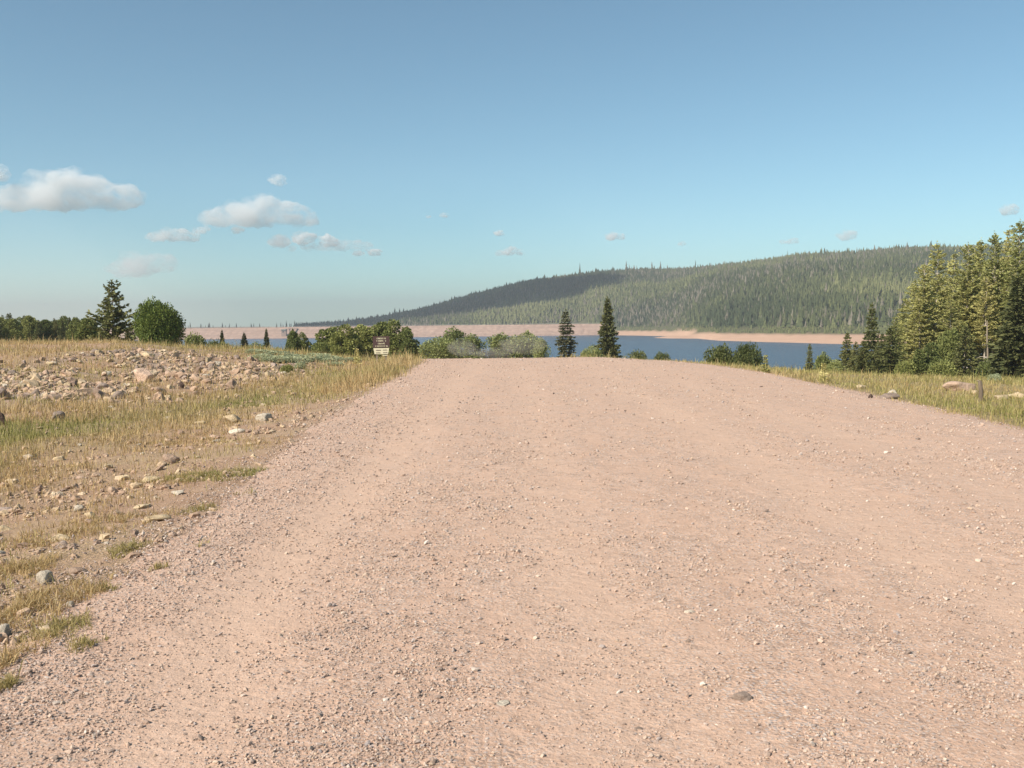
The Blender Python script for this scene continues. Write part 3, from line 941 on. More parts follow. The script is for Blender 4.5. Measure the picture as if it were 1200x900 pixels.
def rock_mesh(seed, mat, cuts=11, round_=.0):
    rng = np.random.default_rng(seed); V, F = ICO4; V = V.copy()
    d = V.copy()
    r = np.ones(len(V)) * 1.25
    for i in range(cuts):
        n = unit(rng.normal(size=3)); o = rng.uniform(.62, 1.0)
        dn = d @ n
        lim = np.where(dn > .05, o / np.maximum(dn, .05), 9)
        r = np.minimum(r, lim) if not round_ else -np.log(np.exp(-r * (14 - 9 * round_)) + np.exp(-np.minimum(lim, 4) * (14 - 9 * round_))) / (14 - 9 * round_)
    nz = np.zeros(len(V))
    for f, a in ((2.5, .07), (5.5, .03), (12, .012)):
        ph = rng.uniform(0, 6, 3)
        nz += a * (np.sin(d[:, 0] * f + ph[0] + 1.3 * np.sin(d[:, 1] * f * 1.3)) * np.sin(d[:, 1] * f * 1.1 + ph[1]) + .6 * np.sin(d[:, 2] * f * 1.2 + ph[2] + d[:, 0] * f))
    V = d * (r + nz)[:, None]
    V /= (V.max(0) - V.min(0)).max()
    return mesh_np('rock', V, F, None, True, [mat])


RK = {}
for ci, (c, n) in enumerate((('pink', 6), ('buff', 4), ('grey', 5), ('pale', 4), ('dark', 2))):
    RK[c] = [rock_mesh(100 * ci + i + 7, M['rock_' + c], 8 + 2 * i, (.6 if i % 3 == 2 else 0)) for i in range(n)]
rR = np.random.default_rng(2024)


def rock(c, x, y, size, label, group=None, flat=(.45, .75), var=None, ang=None, sink=.22, dims=None, name='rock'):
    z = h1(x, y); ms = RK[c][int(rR.integers(len(RK[c]))) if var is None else var % len(RK[c])]
    o = obj(name, ms); tag(o, label, 'rock', group)
    fl = rR.uniform(*flat)
    if dims is None: dims = (size, size * rR.uniform(.6, .95), size * fl)
    o.scale = dims; o.location = (x, y, z + dims[2] * (.5 - sink) * .8)
    o.rotation_euler = (rR.normal(0, .12), rR.normal(0, .12), rR.uniform(0, 6.28) if ang is None else ang)
    return o


# rocks that stand out one by one: colour, photo column/row of the foot, width and height in photo pixels
SOLO = [
    ('grey', 67, 493, 19, 13, 'rounded grey-brown boulder alone in the green grass below the rubble'),
    ('dark', 2, 498, 9, 18, 'dark brown rock cut by the left edge of the frame'),
    ('dark', 212, 455, 8, 10, 'dark upright stone in grass at the foot of the rubble heap'),
    ('pale', 311, 493, 22, 11, 'pale slab tilted up in dry grass, larger of the two by the gravel'),
    ('pale', 278, 507, 21, 9, 'pale slab low in dry grass, in front of the larger tilted slab'),
    ('buff', 273, 495, 22, 12, 'buff yellowish boulder left of the tilted pale slab'),
    ('pink', 202, 543, 26, 15, 'broad pinkish mauve boulder above the green weed patch'),
    ('buff', 176, 564, 26, 9, 'flat buff rock touching the left end of the green weed patch'),
    ('buff', 145, 563, 16, 9, 'small buff rock left of the flat buff rock by the weeds'),
    ('buff', 188, 609, 34, 10, 'flat orange-buff rock half buried in the gravel shoulder'),
    ('pale', 92, 599, 12, 8, 'small off-white rock in the stony grass left of the orange-buff rock'),
    ('buff', 106, 607, 14, 10, 'orange-tan rock just below the small off-white rock'),
    ('buff', 68, 634, 27, 11, 'orange-tan flat rock with a grey one leaning on it'),
    ('grey', 72, 641, 20, 9, 'grey flat rock lying against the orange-tan flat rock'),
    ('pale', 54, 684, 21, 17, 'cream wedge-shaped rock standing tilted at the lower left'),
    ('pale', 83, 712, 10, 8, 'small bright white stone at the edge of the gravel, lower left'),
    ('pale', 6, 745, 15, 15, 'cream rock cut by the left frame edge, lowest on the shoulder'),
    ('grey', 8, 600, 32, 8, 'long flat grey rock at the left frame edge in dry grass'),
    ('buff', 4, 622, 20, 9, 'tan rock at the left frame edge below the long grey one'),
    ('pink', 105, 614, 12, 7, 'small pinkish rock half hidden behind the orange-tan rock'),
    ('pink', 88, 672, 26, 9, 'low mauve rock behind the cream wedge-shaped rock'),
    ('buff', 70, 540, 15, 8, 'buff rock in olive grass below the grey-brown boulder'),
    ('buff', 126, 549, 13, 8, 'buff rock in dry grass between the two stony patches, left of the mauve boulder'),
    ('grey', 873, 822, 25, 12, 'grey flattish cobble lying alone on the road at lower right'),
    ('grey', 808, 755, 8, 8, 'small dark brown stone sitting up on the road centre right'),
    ('grey', 748, 858, 13, 7, 'small grey stone on the road, left of the grey cobble'),
    ('grey', 668, 797, 8, 7, 'small dark stone on the road straight ahead of the camera'),
    ('pale', 585, 826, 32, 5, 'pale flat stone pressed into the road surface near the camera'),
    ('pale', 808, 720, 14, 7, 'whitish stone pressed into the road beyond the dark one'),
    ('grey', 275, 827, 9, 7, 'dark grey stone on the bare wheel track at lower left'),
    ('pale', 125, 638, 7, 5, 'tiny white stone beside the weeds on the gravel shoulder'),
    ('pink', 1124, 457, 40, 15, 'large pinkish boulder in the grass under the right wood'),
    ('buff', 1172, 468, 22, 9, 'buff boulder in the grass right of the short weathered post'),
    ('buff', 1190, 466, 26, 10, 'wide buff boulder near the right frame edge beside its twin'),
    ('grey', 1040, 467, 24, 8, 'low brown-grey rock in the right verge near the road edge'),
    ('pale', 1047, 464, 12, 8, 'small cream rock against the low brown-grey rock in the verge'),
    ('dark', 1020, 467, 6, 8, 'small dark stone left of the low brown-grey rock in the verge'),
    ('buff', 1010, 455, 14, 7, 'small buff rock in the right verge toward the lake'),
    ('buff', 1142, 462, 9, 8, 'small tan rock leaning beside the weathered post'),
]
for c, px, py, w, hpx, lb in SOLO:
    x, y, z = hit(px, py); s = w / FPX * y; hh = hpx / FPX * y
    hh2 = hh * 1.2 if hh < .8 * s or 'standing' in lb or 'upright' in lb or 'cut by' in lb else hh
    onroad = 'road' in lb and c != 'x' and xleft(y) < x < xright(y)
    rock(c, x, y, s, lb, None, ang=float(rR.choice([0, PI])) + rR.normal(0, .15), sink=(.36 if hh2 < .62 * s else .22) if not onroad else .2, dims=(s, s * .75, hh2))
used = [(hit(a[1], a[2])[0], hit(a[1], a[2])[1]) for a in SOLO]

# the rubble heap on the left bank: the larger rocks one by one
HEAP = {'pink': 'pinkish angular rock among the rubble heap on the left bank', 'buff': 'buff angular rock among the rubble heap on the left bank',
        'grey': 'purplish grey angular rock among the rubble heap on the left bank', 'pale': 'pale cream angular rock among the rubble heap on the left bank'}
FORE = {'pink': 'small pinkish rock scattered in the dry grass between heap and gravel', 'buff': 'small buff rock scattered in the dry grass between heap and gravel',
        'grey': 'small grey rock scattered in the dry grass between heap and gravel', 'pale': 'small cream rock scattered in the dry grass between heap and gravel'}


def heap_prob(x, y):
    a = (-6.3 - x) / 12.0; b = (y - 21.5) / 14.0; s = np.minimum(a, b)
    return sstep(.05, .25, s) * (1 - sstep(.75, .92, s)) * (1 - sstep(40, 46, y)) * (.22 + .78 * sstep(.37, .56, fbm(x * .35, y * .35, 61, 3)))


n = 0
while n < 235:
    y = rR.uniform(22, 46); x = rR.uniform(-.56 * y - 1, -6.2)
    if rR.random() > float(heap_prob(np.array(x), np.array(y))): continue
    c = str(rR.choice(['pink', 'buff', 'grey', 'pale'], p=[.42, .2, .28, .10]))
    rock(c, x, y, float(np.clip(rR.lognormal(-1.5, .34), .13, .88)), HEAP[c], 'rubble heap rocks, ' + c, flat=(.45, .85), sink=.25)
    n += 1
n = 0
while n < 50:
    y = rR.uniform(7, 27); x = rR.uniform(max(-.56 * y, -9), xleft(y) - .5)
    if min(math.hypot(x - a, y - b) for a, b in used) < .35: continue
    c = str(rR.choice(['pink', 'buff', 'grey', 'pale'], p=[.35, .35, .15, .15]))
    rock(c, x, y, float(np.clip(rR.lognormal(-2.2, .35), .06, .24)), FORE[c], 'scattered foreground rocks, ' + c, flat=(.3, .55), sink=.32)
    n += 1


def dead_post():
    x, y, z = hit(1149, 471); s = y / FPX
    t = thing('post', 'short weathered wooden post in the grass under the right wood', 'post', (x, y, z))
    V, F = tube([(0, 0, -.15), (.01, 0, 13 * s), (-.02, .01, 25 * s)], [3 * s, 2.6 * s, 2.1 * s], 8)
    obj('shaft', mesh_np('post_shaft', V, fix_quads(F), None, True, [M['bark']]), t)
    V, F = tube([(0, 0, 22 * s), (-2.4 * s, 0, 24.5 * s), (-4.5 * s, 0, 25 * s)], [1.2 * s, 1.0 * s, .5 * s], 6)
    obj('broken_limb', mesh_np('post_stub', V, fix_quads(F), None, True, [M['deadwood']]), t)


dead_post()

# ------------------------------------------------------------------ stones nobody could count
def scatter_stones(name, x, y, size, seed, mat, ico_=ICO1, flat=(.4, .8), sink=.25, zoff=0):
    rng = np.random.default_rng(seed); n = len(x)
    V0, F0 = ico_
    k = len(V0)
    V = V0[None] * (1 + rng.uniform(-.32, .32, (n, k, 1)))
    sc = np.stack([size * .5 * rng.uniform(.7, 1.3, n), size * .5 * rng.uniform(.55, 1.0, n), size * .5 * rng.uniform(flat[0], flat[1], n)], -1)
    V = V * sc[:, None, :]
    a = rng.uniform(0, 2 * PI, n); c, s = np.cos(a)[:, None], np.sin(a)[:, None]
    tx = rng.normal(0, .25, n)[:, None]
    X = V[..., 0] * c - V[..., 1] * s; Y = V[..., 0] * s + V[..., 1] * c; Z = V[..., 2] + X * tx
    z = H(x, y) + zoff
    out = np.stack([X + x[:, None], Y + y[:, None], Z + (z + sc[:, 2] * (1 - 2 * sink))[:, None]], -1).reshape(-1, 3)
    F = (F0[None] + (np.arange(n) * k)[:, None, None]).reshape(-1, 3)
    return kind(obj(name, mesh_np(name, out, F, None, False, [mat])), 'stuff')


def sample_ground(n, y0, y1, spread, rng, xlo=None, xhi=None, p=2.0):
    """points whose density falls off with distance (fewer where they would be too small to see)"""
    u = rng.uniform(0, 1, n)
    y = (y0 ** (1 - p) + u * (y1 ** (1 - p) - y0 ** (1 - p))) ** (1 / (1 - p)) if p != 1 else y0 * (y1 / y0) ** u
    x = rng.uniform(-1, 1, n) * (spread * y + 1.2)
    return x, y


rg = np.random.default_rng(9)
x, y = sample_ground(460000, 2.6, 58, .58, rg, p=1.5)
t = x - xleft(y); tr = xright(y) - x
lane = fbm(x * 1.1, y * .22, 81, 4); patch = fbm(x * 2.5, y * 2.2, 83, 3)
rut = tracks(x, y)
dens = .12 + .75 * sstep(.42, .66, lane * .5 + patch * .5) + .55 * np.exp(-((t - .0) / 1.0) ** 2)
dens = dens * (1 - .85 * rut * (1 - .6 * sstep(15, 35, y)))
dens = dens * (t > -2.6) * (tr > -.35)
dens = np.where(t < 0, dens * (.10 + .9 * (1 - sstep(.0, 1.5, -t))), dens)
keep = rg.uniform(0, 1, len(x)) < np.clip(dens, 0, 1)
x, y = x[keep], y[keep]
sz = np.clip(rg.lognormal(math.log(.0080), .48, len(x)), .004, .034) * np.clip((y / 5.0) ** .55, .82, 3.4)
scatter_stones('gravel', x, y, sz, 10, M['stones'], ICO1, sink=.2, zoff=.012)

x, y = sample_ground(120000, 4, 50, .60, rg, p=1.1)
pr = heap_prob(x, y)
left = (x < xleft(y) - .2) & (x > -40)
belt = np.exp(-((xleft(y) - x - 1.6) / 1.9) ** 2) * (1 - sstep(24, 32, y))
pr = np.maximum(pr * 1.0, (.08 + .62 * belt) * left * (y < 32) * sstep(.36, .58, fbm(x * .8, y * .6, 87, 3)) + .04 * left * (y < 45))
keep = rg.uniform(0, 1, len(x)) < pr * .55
x, y = x[keep], y[keep]
hp = heap_prob(x, y)
sz = np.clip(rg.lognormal(math.log(.075), .6, len(x)), .02, .28) * np.where(hp > .15, 1.5, .27 + .014 * y)
scatter_stones('rubble', x, y, sz, 12, M['rubble'], ICO2, flat=(.4, .85), sink=.33)

# ------------------------------------------------------------------ grass
def grass(name, x, y, h, w, green, seed, lean=.35):
    rng = np.random.default_rng(seed); n = len(x)
    z = H(x, y)
    a = rng.uniform(0, 2 * PI, n); b = rng.uniform(0, 2 * PI, n)
    l = np.abs(rng.normal(0, lean, n)) + .05
    dx, dy = np.cos(a), np.sin(a); wx, wy = np.cos(b) * w * .5, np.sin(b) * w * .5
    base = np.stack([x, y, z - .01], -1)
    mid = base + np.stack([dx * l * h * .3, dy * l * h * .3, h * .55], -1)
    tip = base + np.stack([dx * l * h, dy * l * h, h * (1 - .25 * l)], -1)
    W = np.stack([wx, wy, np.zeros(n)], -1)
    V = np.stack([base - W, base + W, mid + W * .7, mid - W * .7, tip], 1).reshape(-1, 3)
    i = np.arange(n)[:, None] * 5
    F = np.concatenate([i + np.array([0, 1, 2]), i + np.array([0, 2, 3]), i + np.array([3, 2, 4])], 1).reshape(-1, 3)
    g = np.repeat(green, 5)
    return kind(obj(name, mesh_np(name, V, F, dict(green=g), False, [M['grass']])), 'stuff')


rg = np.random.default_rng(31)
# left meadow
x, y = sample_ground(620000, 4.0, 70, .62, rg, p=1.25)
t = xleft(y) - x
cl = fbm(x * 1.6, y * 1.3, 91, 4); cl2 = fbm(x * .35, y * .35, 93, 3)
ga, be, wo, ru, gn = masks(x, y, H(x, y))
hp = heap_prob(x, y)
verge = np.exp(-((t - 1.15) / .75) ** 2) * sstep(20, 28, y)
belt = np.exp(-((t - 1.6) / 2.2) ** 2) * (1 - sstep(20, 30, y))
d = np.clip(sstep(.3, 2.4, t) * (.20 + .8 * sstep(.42, .60, cl)) + .9 * gn + verge * 1.2, 0, 1.3)
d = d * sstep(.1, .9, t + (cl - .5) * 2.6) * (1 - .58 * np.clip(hp * 1.2, 0, 1))
d = d * np.interp(y, [5, 12, 20], [.75, .85, 1]) * (1 - .30 * belt)
keep = (rg.uniform(0, 1, len(x)) < d) & (t > 0) & (x > -45)
bk = belt[keep]
x, y = x[keep], y[keep]; cl2 = cl2[keep]; gnk = gn[keep]; vk = verge[keep]; hpk = hp[keep]
gr = np.clip(gnk * .8 + .55 * sstep(.46, .62, cl2) - .4 * vk + rg.normal(0, .16, len(x)), 0, 1)
hh = rg.lognormal(math.log(.14), .45, len(x)) * (1 + .7 * vk) * (1 - .35 * bk) * np.interp(y, [4, 10, 22, 40], [.45, .6, .9, 1.15])
ww = np.clip(.0035 + .00042 * y, .004, .028) * rg.uniform(.7, 1.3, len(x))
grass('grass', x, y, hh, ww, gr, 32)
# right verge and the slope beyond the crest
y = np.exp(rg.uniform(math.log(2.5), math.log(100), 440000)); x = xright(y) + rg.uniform(-.35, 1, len(y)) * (.62 * y + 3)
x2 = x; tr = x - xright(y)
cl = fbm(x * 1.3, y * 1.0, 95, 4); cl2 = fbm(x * .3, y * .3, 97, 3)
keep = (rg.uniform(0, 1, len(x)) < np.clip(.45 + .8 * sstep(.35, .55, cl), 0, 1) * sstep(-.05, .5, tr + (cl - .5) * .9)) & (tr > -.05)
x, y, cl2, cl, tr = x[keep], y[keep], cl2[keep], cl[keep], tr[keep]
edge = np.exp(-(tr / .5) ** 2)
gr = np.clip(.74 + .6 * (cl2 - .5) * 2 - .55 * edge + rg.normal(0, .2, len(x)), 0, 1)
hh = rg.lognormal(math.log(.095), .45, len(x)) * np.interp(y, [11, 40, 100], [.85, 1.15, 2.0]) * (1 - .45 * edge)
ww = np.clip(.004 + .00045 * y, .005, .04) * rg.uniform(.7, 1.3, len(x))
grass('verge_grass', x, y, hh, ww, gr, 34)
# slope beyond the road crest on the left and middle
y = rg.uniform(56, 110, 70000); x = rg.uniform(-48, 14, len(y))
keep = (x < xleft(y) - .4) | (x > xright(y) + .3)
x, y = x[keep], y[keep]
gr = np.clip(.5 + rg.normal(0, .25, len(x)), 0, 1)
grass('slope_grass', x, y, rg.lognormal(math.log(.3), .4, len(x)), np.full(len(x), .035), gr, 36)
# low green weed mats on the gravel shoulder
wx, wy, wg = [], [], []
for px, py, w, dpt, n in ((250, 558, 118, .38, 5200), (150, 645, 34, .22, 900), (72, 738, 60, .22, 1500), (100, 757, 34, .12, 600), (12, 806, 30, .12, 700), (232, 640, 20, .1, 350), (130, 690, 22, .10, 420), (235, 598, 40, .2, 500), (182, 668, 26, .07, 350), (280, 580, 40, .16, 500),
                         (36, 712, 110, .42, 2600), (22, 668, 80, .35, 1700), (112, 690, 44, .28, 800), (150, 612, 90, .4, 1300), (60, 628, 100, .5, 1900), (230, 560, 120, .5, 1500), (205, 520, 120, .7, 1900), (300, 520, 80, .6, 1200), (10, 780, 60, .3, 900)):
    x0, y0, z0 = hit(px, py); ww_ = w / FPX * y0
    a = rg.uniform(0, 2 * PI, n); r_ = rg.uniform(0, 1, n) ** .75 * 1.15 * (1 + .3 * np.sin(3 * a + px) * rg.uniform(.6, 1, n))
    wx.append(x0 + np.cos(a) * r_ * ww_ * .5); wy.append(y0 + np.sin(a) * r_ * dpt); wg.append(np.full(n, .9 if px == 250 else (.08 if px in (36, 22, 112, 150.5, 60, 230, 205, 300, 10) or (px, w) == (150, 90) else .55)))
wx, wy, wg = map(np.concatenate, (wx, wy, wg))
kp = fbm(wx * 6, wy * 6, 121, 3) > .46
wx, wy, wg = wx[kp], wy[kp], wg[kp]
grass('weed_patches', wx, wy, rg.lognormal(math.log(.045), .35, len(wx)) * np.where(wg < .2, 1.35, 1.0), np.full(len(wx), .006), np.clip(wg + rg.normal(0, .12, len(wx)), 0, 1), 38, .9)

# ------------------------------------------------------------------ far wood on the hill (one mass)
def far_tree_proto(seed):
    rng = np.random.default_rng(seed); V = []; F = []
    tiers = [(0.05, .62, 1.0), (.30, .82, .72), (.55, 1.0, .44)]
    for z0, z1, r in tiers:
        b = len(V); n = 6
        for j in range(n):
            a = 2 * PI * j / n + rng.uniform(-.3, .3); rr = r * rng.uniform(.6, 1.1)
            V.append((rr * math.cos(a), rr * math.sin(a), z0 + rng.uniform(-.04, .06)))
        V.append((rng.normal(0, .04), rng.normal(0, .04), z1))
        for j in range(n): F.append([b + j, b + (j + 1) % n, b + n])
    return np.array(V), np.array(F)


def far_snag_proto():
    V = np.array([(-.13, 0, 0), (.13, 0, 0), (0, .15, 0), (0, 0, 1), (-.5, .1, .5), (.5, -.1, .62), (.3, .4, .4)]); F = np.array([[0, 1, 3], [1, 2, 3], [2, 0, 3], [0, 1, 4], [1, 2, 5], [2, 0, 6]])
    return V, F


def far_wood():
    rng = np.random.default_rng(55)
    protos = [far_tree_proto(i) for i in range(4)]
    n = 190000
    px = np.concatenate([rng.uniform(345, 720, n // 4), rng.uniform(690, 1500, 3 * n // 4)])
    sh = np.interp(px, PXS, SH); rd = np.interp(px, RDX, RDD)
    u = rng.uniform(0, 1, n)
    y = sh + 20 + (rd + 70 - sh - 20) * u ** 1.0
    x = (px - 600) / FPX * y
    z = H(x, y)
    _, be_, wo_, _, _ = masks(x, y, z)
    gap = fbm(x * .012, y * .012, 99, 4)
    keep = (wo_ > .6) & (z > -6.4) & ((gap > .36) | (rng.uniform(0, 1, n) < .4)) & ((px > 690) | (y > 1262)) & ((z > 1) | (px > 715)) & (rng.uniform(0, 1, n) < np.clip(y / 1250, .45, 1))
    x, y, z, px = x[keep], y[keep], z[keep], px[keep]; m = len(x)
    reg = fbm(x * .006, y * .006, 101, 4)
    tint = np.clip(rng.beta(2, 2.4, m) * .75 + (reg - .5) * 1.9, 0, .74)
    dead = rng.uniform(0, 1, m) < np.clip(.13 + (fbm(x * .009, y * .009, 103, 3) - .5) * 1.4, .05, .55)
    tint = np.where(dead, rng.uniform(.76, 1, m), tint)
    hgt0 = 1 + .5 * (fbm(x * .015, y * .015, 107, 3) - .5)
    lo = (z < -2.5) & (px > 700)
    tint = np.where(lo, rng.uniform(.55, .72, m), tint)
    hgt = rng.lognormal(math.log(5.2), .30, m); hgt = np.where(lo, hgt * .45, hgt) * hgt0
    rad = hgt * rng.uniform(.22, .36, m); rad = np.where(dead, rad * .7, rad)
    Vs, Fs, Ts = [], [], []; c = 0
    which = rng.integers(0, 4, m)
    for w in range(4):
        i = np.where(which == w)[0]; V0, F0 = protos[w]; k = len(V0)
        a = rng.uniform(0, 2 * PI, len(i))
        X = V0[None, :, 0] * np.cos(a)[:, None] - V0[None, :, 1] * np.sin(a)[:, None]; Y = V0[None, :, 0] * np.sin(a)[:, None] + V0[None, :, 1] * np.cos(a)[:, None]
        V = np.stack([X * rad[i, None] + x[i, None], Y * rad[i, None] + y[i, None], V0[None, :, 2] * hgt[i, None] + z[i, None] - .3], -1).reshape(-1, 3)
        F = (F0[None] + (np.arange(len(i)) * k)[:, None, None]).reshape(-1, 3) + c
        c += len(V); Vs.append(V); Fs.append(F); Ts.append(np.repeat(tint[i], k))
    kind(obj('forest', mesh_np('forest', np.concatenate(Vs), np.concatenate(Fs), dict(tint=np.concatenate(Ts)), False, [M['wood']])), 'stuff')
    return protos


fp = far_wood()


# trees standing out one by one: beyond the dam and on the ridge
def lone(px, top, d, label, group, tintv, rad=.16, name='pine_tree'):
    q = ray(px, top); x = q[0] * d; z0 = h1(x, d) - .3; hh = max(3, EYE + q[2] * d - z0)
    V0, F0 = fp[int(rT.integers(4))]
    V = V0 * np.array([rad * hh, rad * hh, hh])
    t = thing(name, label, 'tree', (x, d, z0), float(rT.uniform(0, 6)), group)
    obj('crown', mesh_np('far_crown', V, F0, dict(tint=np.full(len(V), tintv)), False, [M['wood']]), t)
    V, F = tube([(0, 0, -.5), (0, 0, hh * .6)], [.02 * hh, .01 * hh], 5)
    obj('trunk', mesh_np('far_trunk', V, fix_quads(F), None, True, [M['bark']]), t)


for i in range(46):
    px = rT.uniform(190, 372) if i > 8 else rT.uniform(310, 372)
    lone(px, 382.6 - abs(rT.normal(0, 4.0)) - (2 if px > 335 else 0), rT.uniform(1330, 1600), 'tiny dark conifer rising behind the crest of the far dam', 'trees beyond the dam', float(rT.uniform(0, .3)), rT.uniform(.12, .2))
for px, top, tn, lb in ((679.5, 307, .1, 'lone tall conifer on the ridge, tallest where the dark slope ends'), (734, 305, .8, 'bare grey lone tree on the ridge left of the pair of flat-topped ones'),
                        (764, 306, .85, 'flat-topped grey tree on the ridge, left of two'), (774, 305.5, .85, 'flat-topped grey tree on the ridge, right of two'),
                        (815, 304, .2, 'dark conifer standing clear of the ridge right of the flat-topped pair'), (923, 293, .2, 'dark conifer standing clear of the middle of the long ridge')):
    lone(px, top, 1630, lb, None, tn, .10 if tn < .5 else .16)

# ------------------------------------------------------------------ dust, haze
def blob(name, c, s, seed, sub=3, amp=.25):
    V, F = ico(sub); rng = np.random.default_rng(seed)
    ph = rng.uniform(0, 6, 6)
    r = 1 + amp * (np.sin(V[:, 0] * 3 + ph[0]) * np.sin(V[:, 1] * 3 + ph[1]) + .6 * np.sin(V[:, 2] * 5 + ph[2] + 2 * V[:, 0]) * np.sin(V[:, 1] * 6 + ph[3]))
    return V * r[:, None] * np.array(s) + np.array(c), F


def mat_volume(name, col, dens, aniso=0.0, noise=None):
    m, nt, out = new_mat(name); g = NT(nt)
    v = g.n('ShaderNodeVolumePrincipled')
    v.inputs['Color'].default_value = (*col, 1); v.inputs['Density'].default_value = dens; v.inputs['Anisotropy'].default_value = aniso
    g.l(v.outputs[0], out.inputs['Volume'])
    if noise:
        p = pos(g); f = g.noise(p, noise, 4, .6)
        f = g.ramp(f, [(.38, 0.), (.7, 1.)])
        g.l(g.math('MULTIPLY', f, dens), v.inputs['Density'])
    return m


dm = mat_volume('road_dust', (.96, .90, .85), .045)
d = 62.0
parts = []
for px, py, wpx, hpx in ((540, 408, 44, 18), (612, 405, 70, 22), (575, 414, 60, 12)):
    q = ray(px, py); s = d / FPX
    o = obj('dust', mesh_np('dust', *blob('dust', (0, 0, 0), (wpx * .5 * s, 2.2, hpx * .5 * s), int(px)), None, True, [dm]), None, (q[0] * d, d + (px % 7), EYE + q[2] * d))
    kind(o, 'stuff')

V, F = box((0, 3100, 92), (14200, 7200, 216)); V[:, 2] = np.where(V[:, 2] < 0, -15.2, 190)
V[:, 1] = np.where(V[:, 1] < 3000, -300, 7300)
V[:, 0] = np.where(V[:, 0] < 0, -7300, 7300)
hz = obj('haze', mesh_np('haze', V, F, None, False, [mat_volume('thin_haze', (.57, .60, .64), .00025, .0)])); kind(hz, 'stuff')
hz.display_type = 'WIRE'

# ------------------------------------------------------------------ clouds
def cloud(px, py, wpx, hpx, label, seed, tau=1.6, d=9000.0, lobes=9, group=None):
    """a real cloud: a lumpy volume a few hundred metres across, far beyond the hill"""
    import bmesh
    rng = np.random.default_rng(seed); s = d / FPX; W = wpx * s * 1.06; Hh = hpx * s * 1.0
    parts = []
    for i in range(lobes):
        u = rng.uniform(-1, 1); env = (1 - abs(u) ** 1.7)
        r = Hh * rng.uniform(.28, .5) * (.55 + .45 * env)
        rx = r * rng.uniform(1.2, 2.2); 
        cx_ = u * max(W * .5 - rx, W * .1)
        cz = -Hh * .5 + r * .9 + max(0, env * Hh - 2 * r) * rng.uniform(.0, 1)
        V, F = ICO4 if lobes < 1 else ico(3)
        ph = rng.uniform(0, 6, 6)
        k = 1 + .22 * np.sin(V[:, 0] * 4 + ph[0]) * np.sin(V[:, 1] * 4 + ph[1]) * np.sin(V[:, 2] * 4 + ph[2]) + .12 * np.sin(V[:, 0] * 9 + ph[3]) * np.sin(V[:, 2] * 9 + ph[4]) * np.sin(V[:, 1] * 8 + ph[5])
        V = V * k[:, None] * np.array([rx, min(rx, r * 1.6), r]) + np.array([cx_, rng.uniform(-.3, .3) * r, cz])
        parts.append((V, F))
    base = np.array([0, 0, 0])
    V, F = merge(parts)
    V[:, 2] = np.maximum(V[:, 2], -Hh * .5 + rng.normal(0, .02 * Hh, len(V)))
    q = ray(px, py)
    th = Hh * .8
    m, nt, out = new_mat('cloud_vapour'); g = NT(nt)
    v = g.n('ShaderNodeVolumePrincipled'); v.inputs['Color'].default_value = (.96, .96, .96, 1); v.inputs['Anisotropy'].default_value = 0.0
    tc = g.n('ShaderNodeTexCoord').outputs['Object']
    f = g.noise(vmul(g, tc, (1, 1, 1.35)), 2.0 / Hh, 6, .66, .4)
    f2 = g.noise(vmul(g, tc, (1, 1, 1.0)), .75 / Hh, 2, .5)
    f = g.ramp(g.math('ADD', g.math('MULTIPLY', f, .62), g.math('MULTIPLY', f2, .38)), [(.45, 0.), (.53, .45), (.64, 1.)])
    g.l(g.math('MULTIPLY', f, tau * (1.7 if wpx > 120 else 3.0) / th), v.inputs['Density'])
    g.l(v.outputs[0], out.inputs['Volume'])
    me = mesh_np('cloud', V, F, None, True, [m])
    o = obj('cloud', me, None, (q[0] * d, d, EYE + q[2] * d))
    rmod = o.modifiers.new('union', 'REMESH'); rmod.mode = 'VOXEL'; rmod.voxel_size = Hh / 26
    tx = bpy.data.textures.new('billow', 'CLOUDS'); tx.noise_scale = Hh * .36; tx.noise_depth = 4; tx.noise_basis = 'IMPROVED_PERLIN'
    dm_ = o.modifiers.new('billow', 'DISPLACE'); dm_.texture = tx; dm_.texture_coords = 'LOCAL'; dm_.strength = Hh * .42; dm_.mid_level = .5
    tag(o, label, 'cloud', group)
    return o


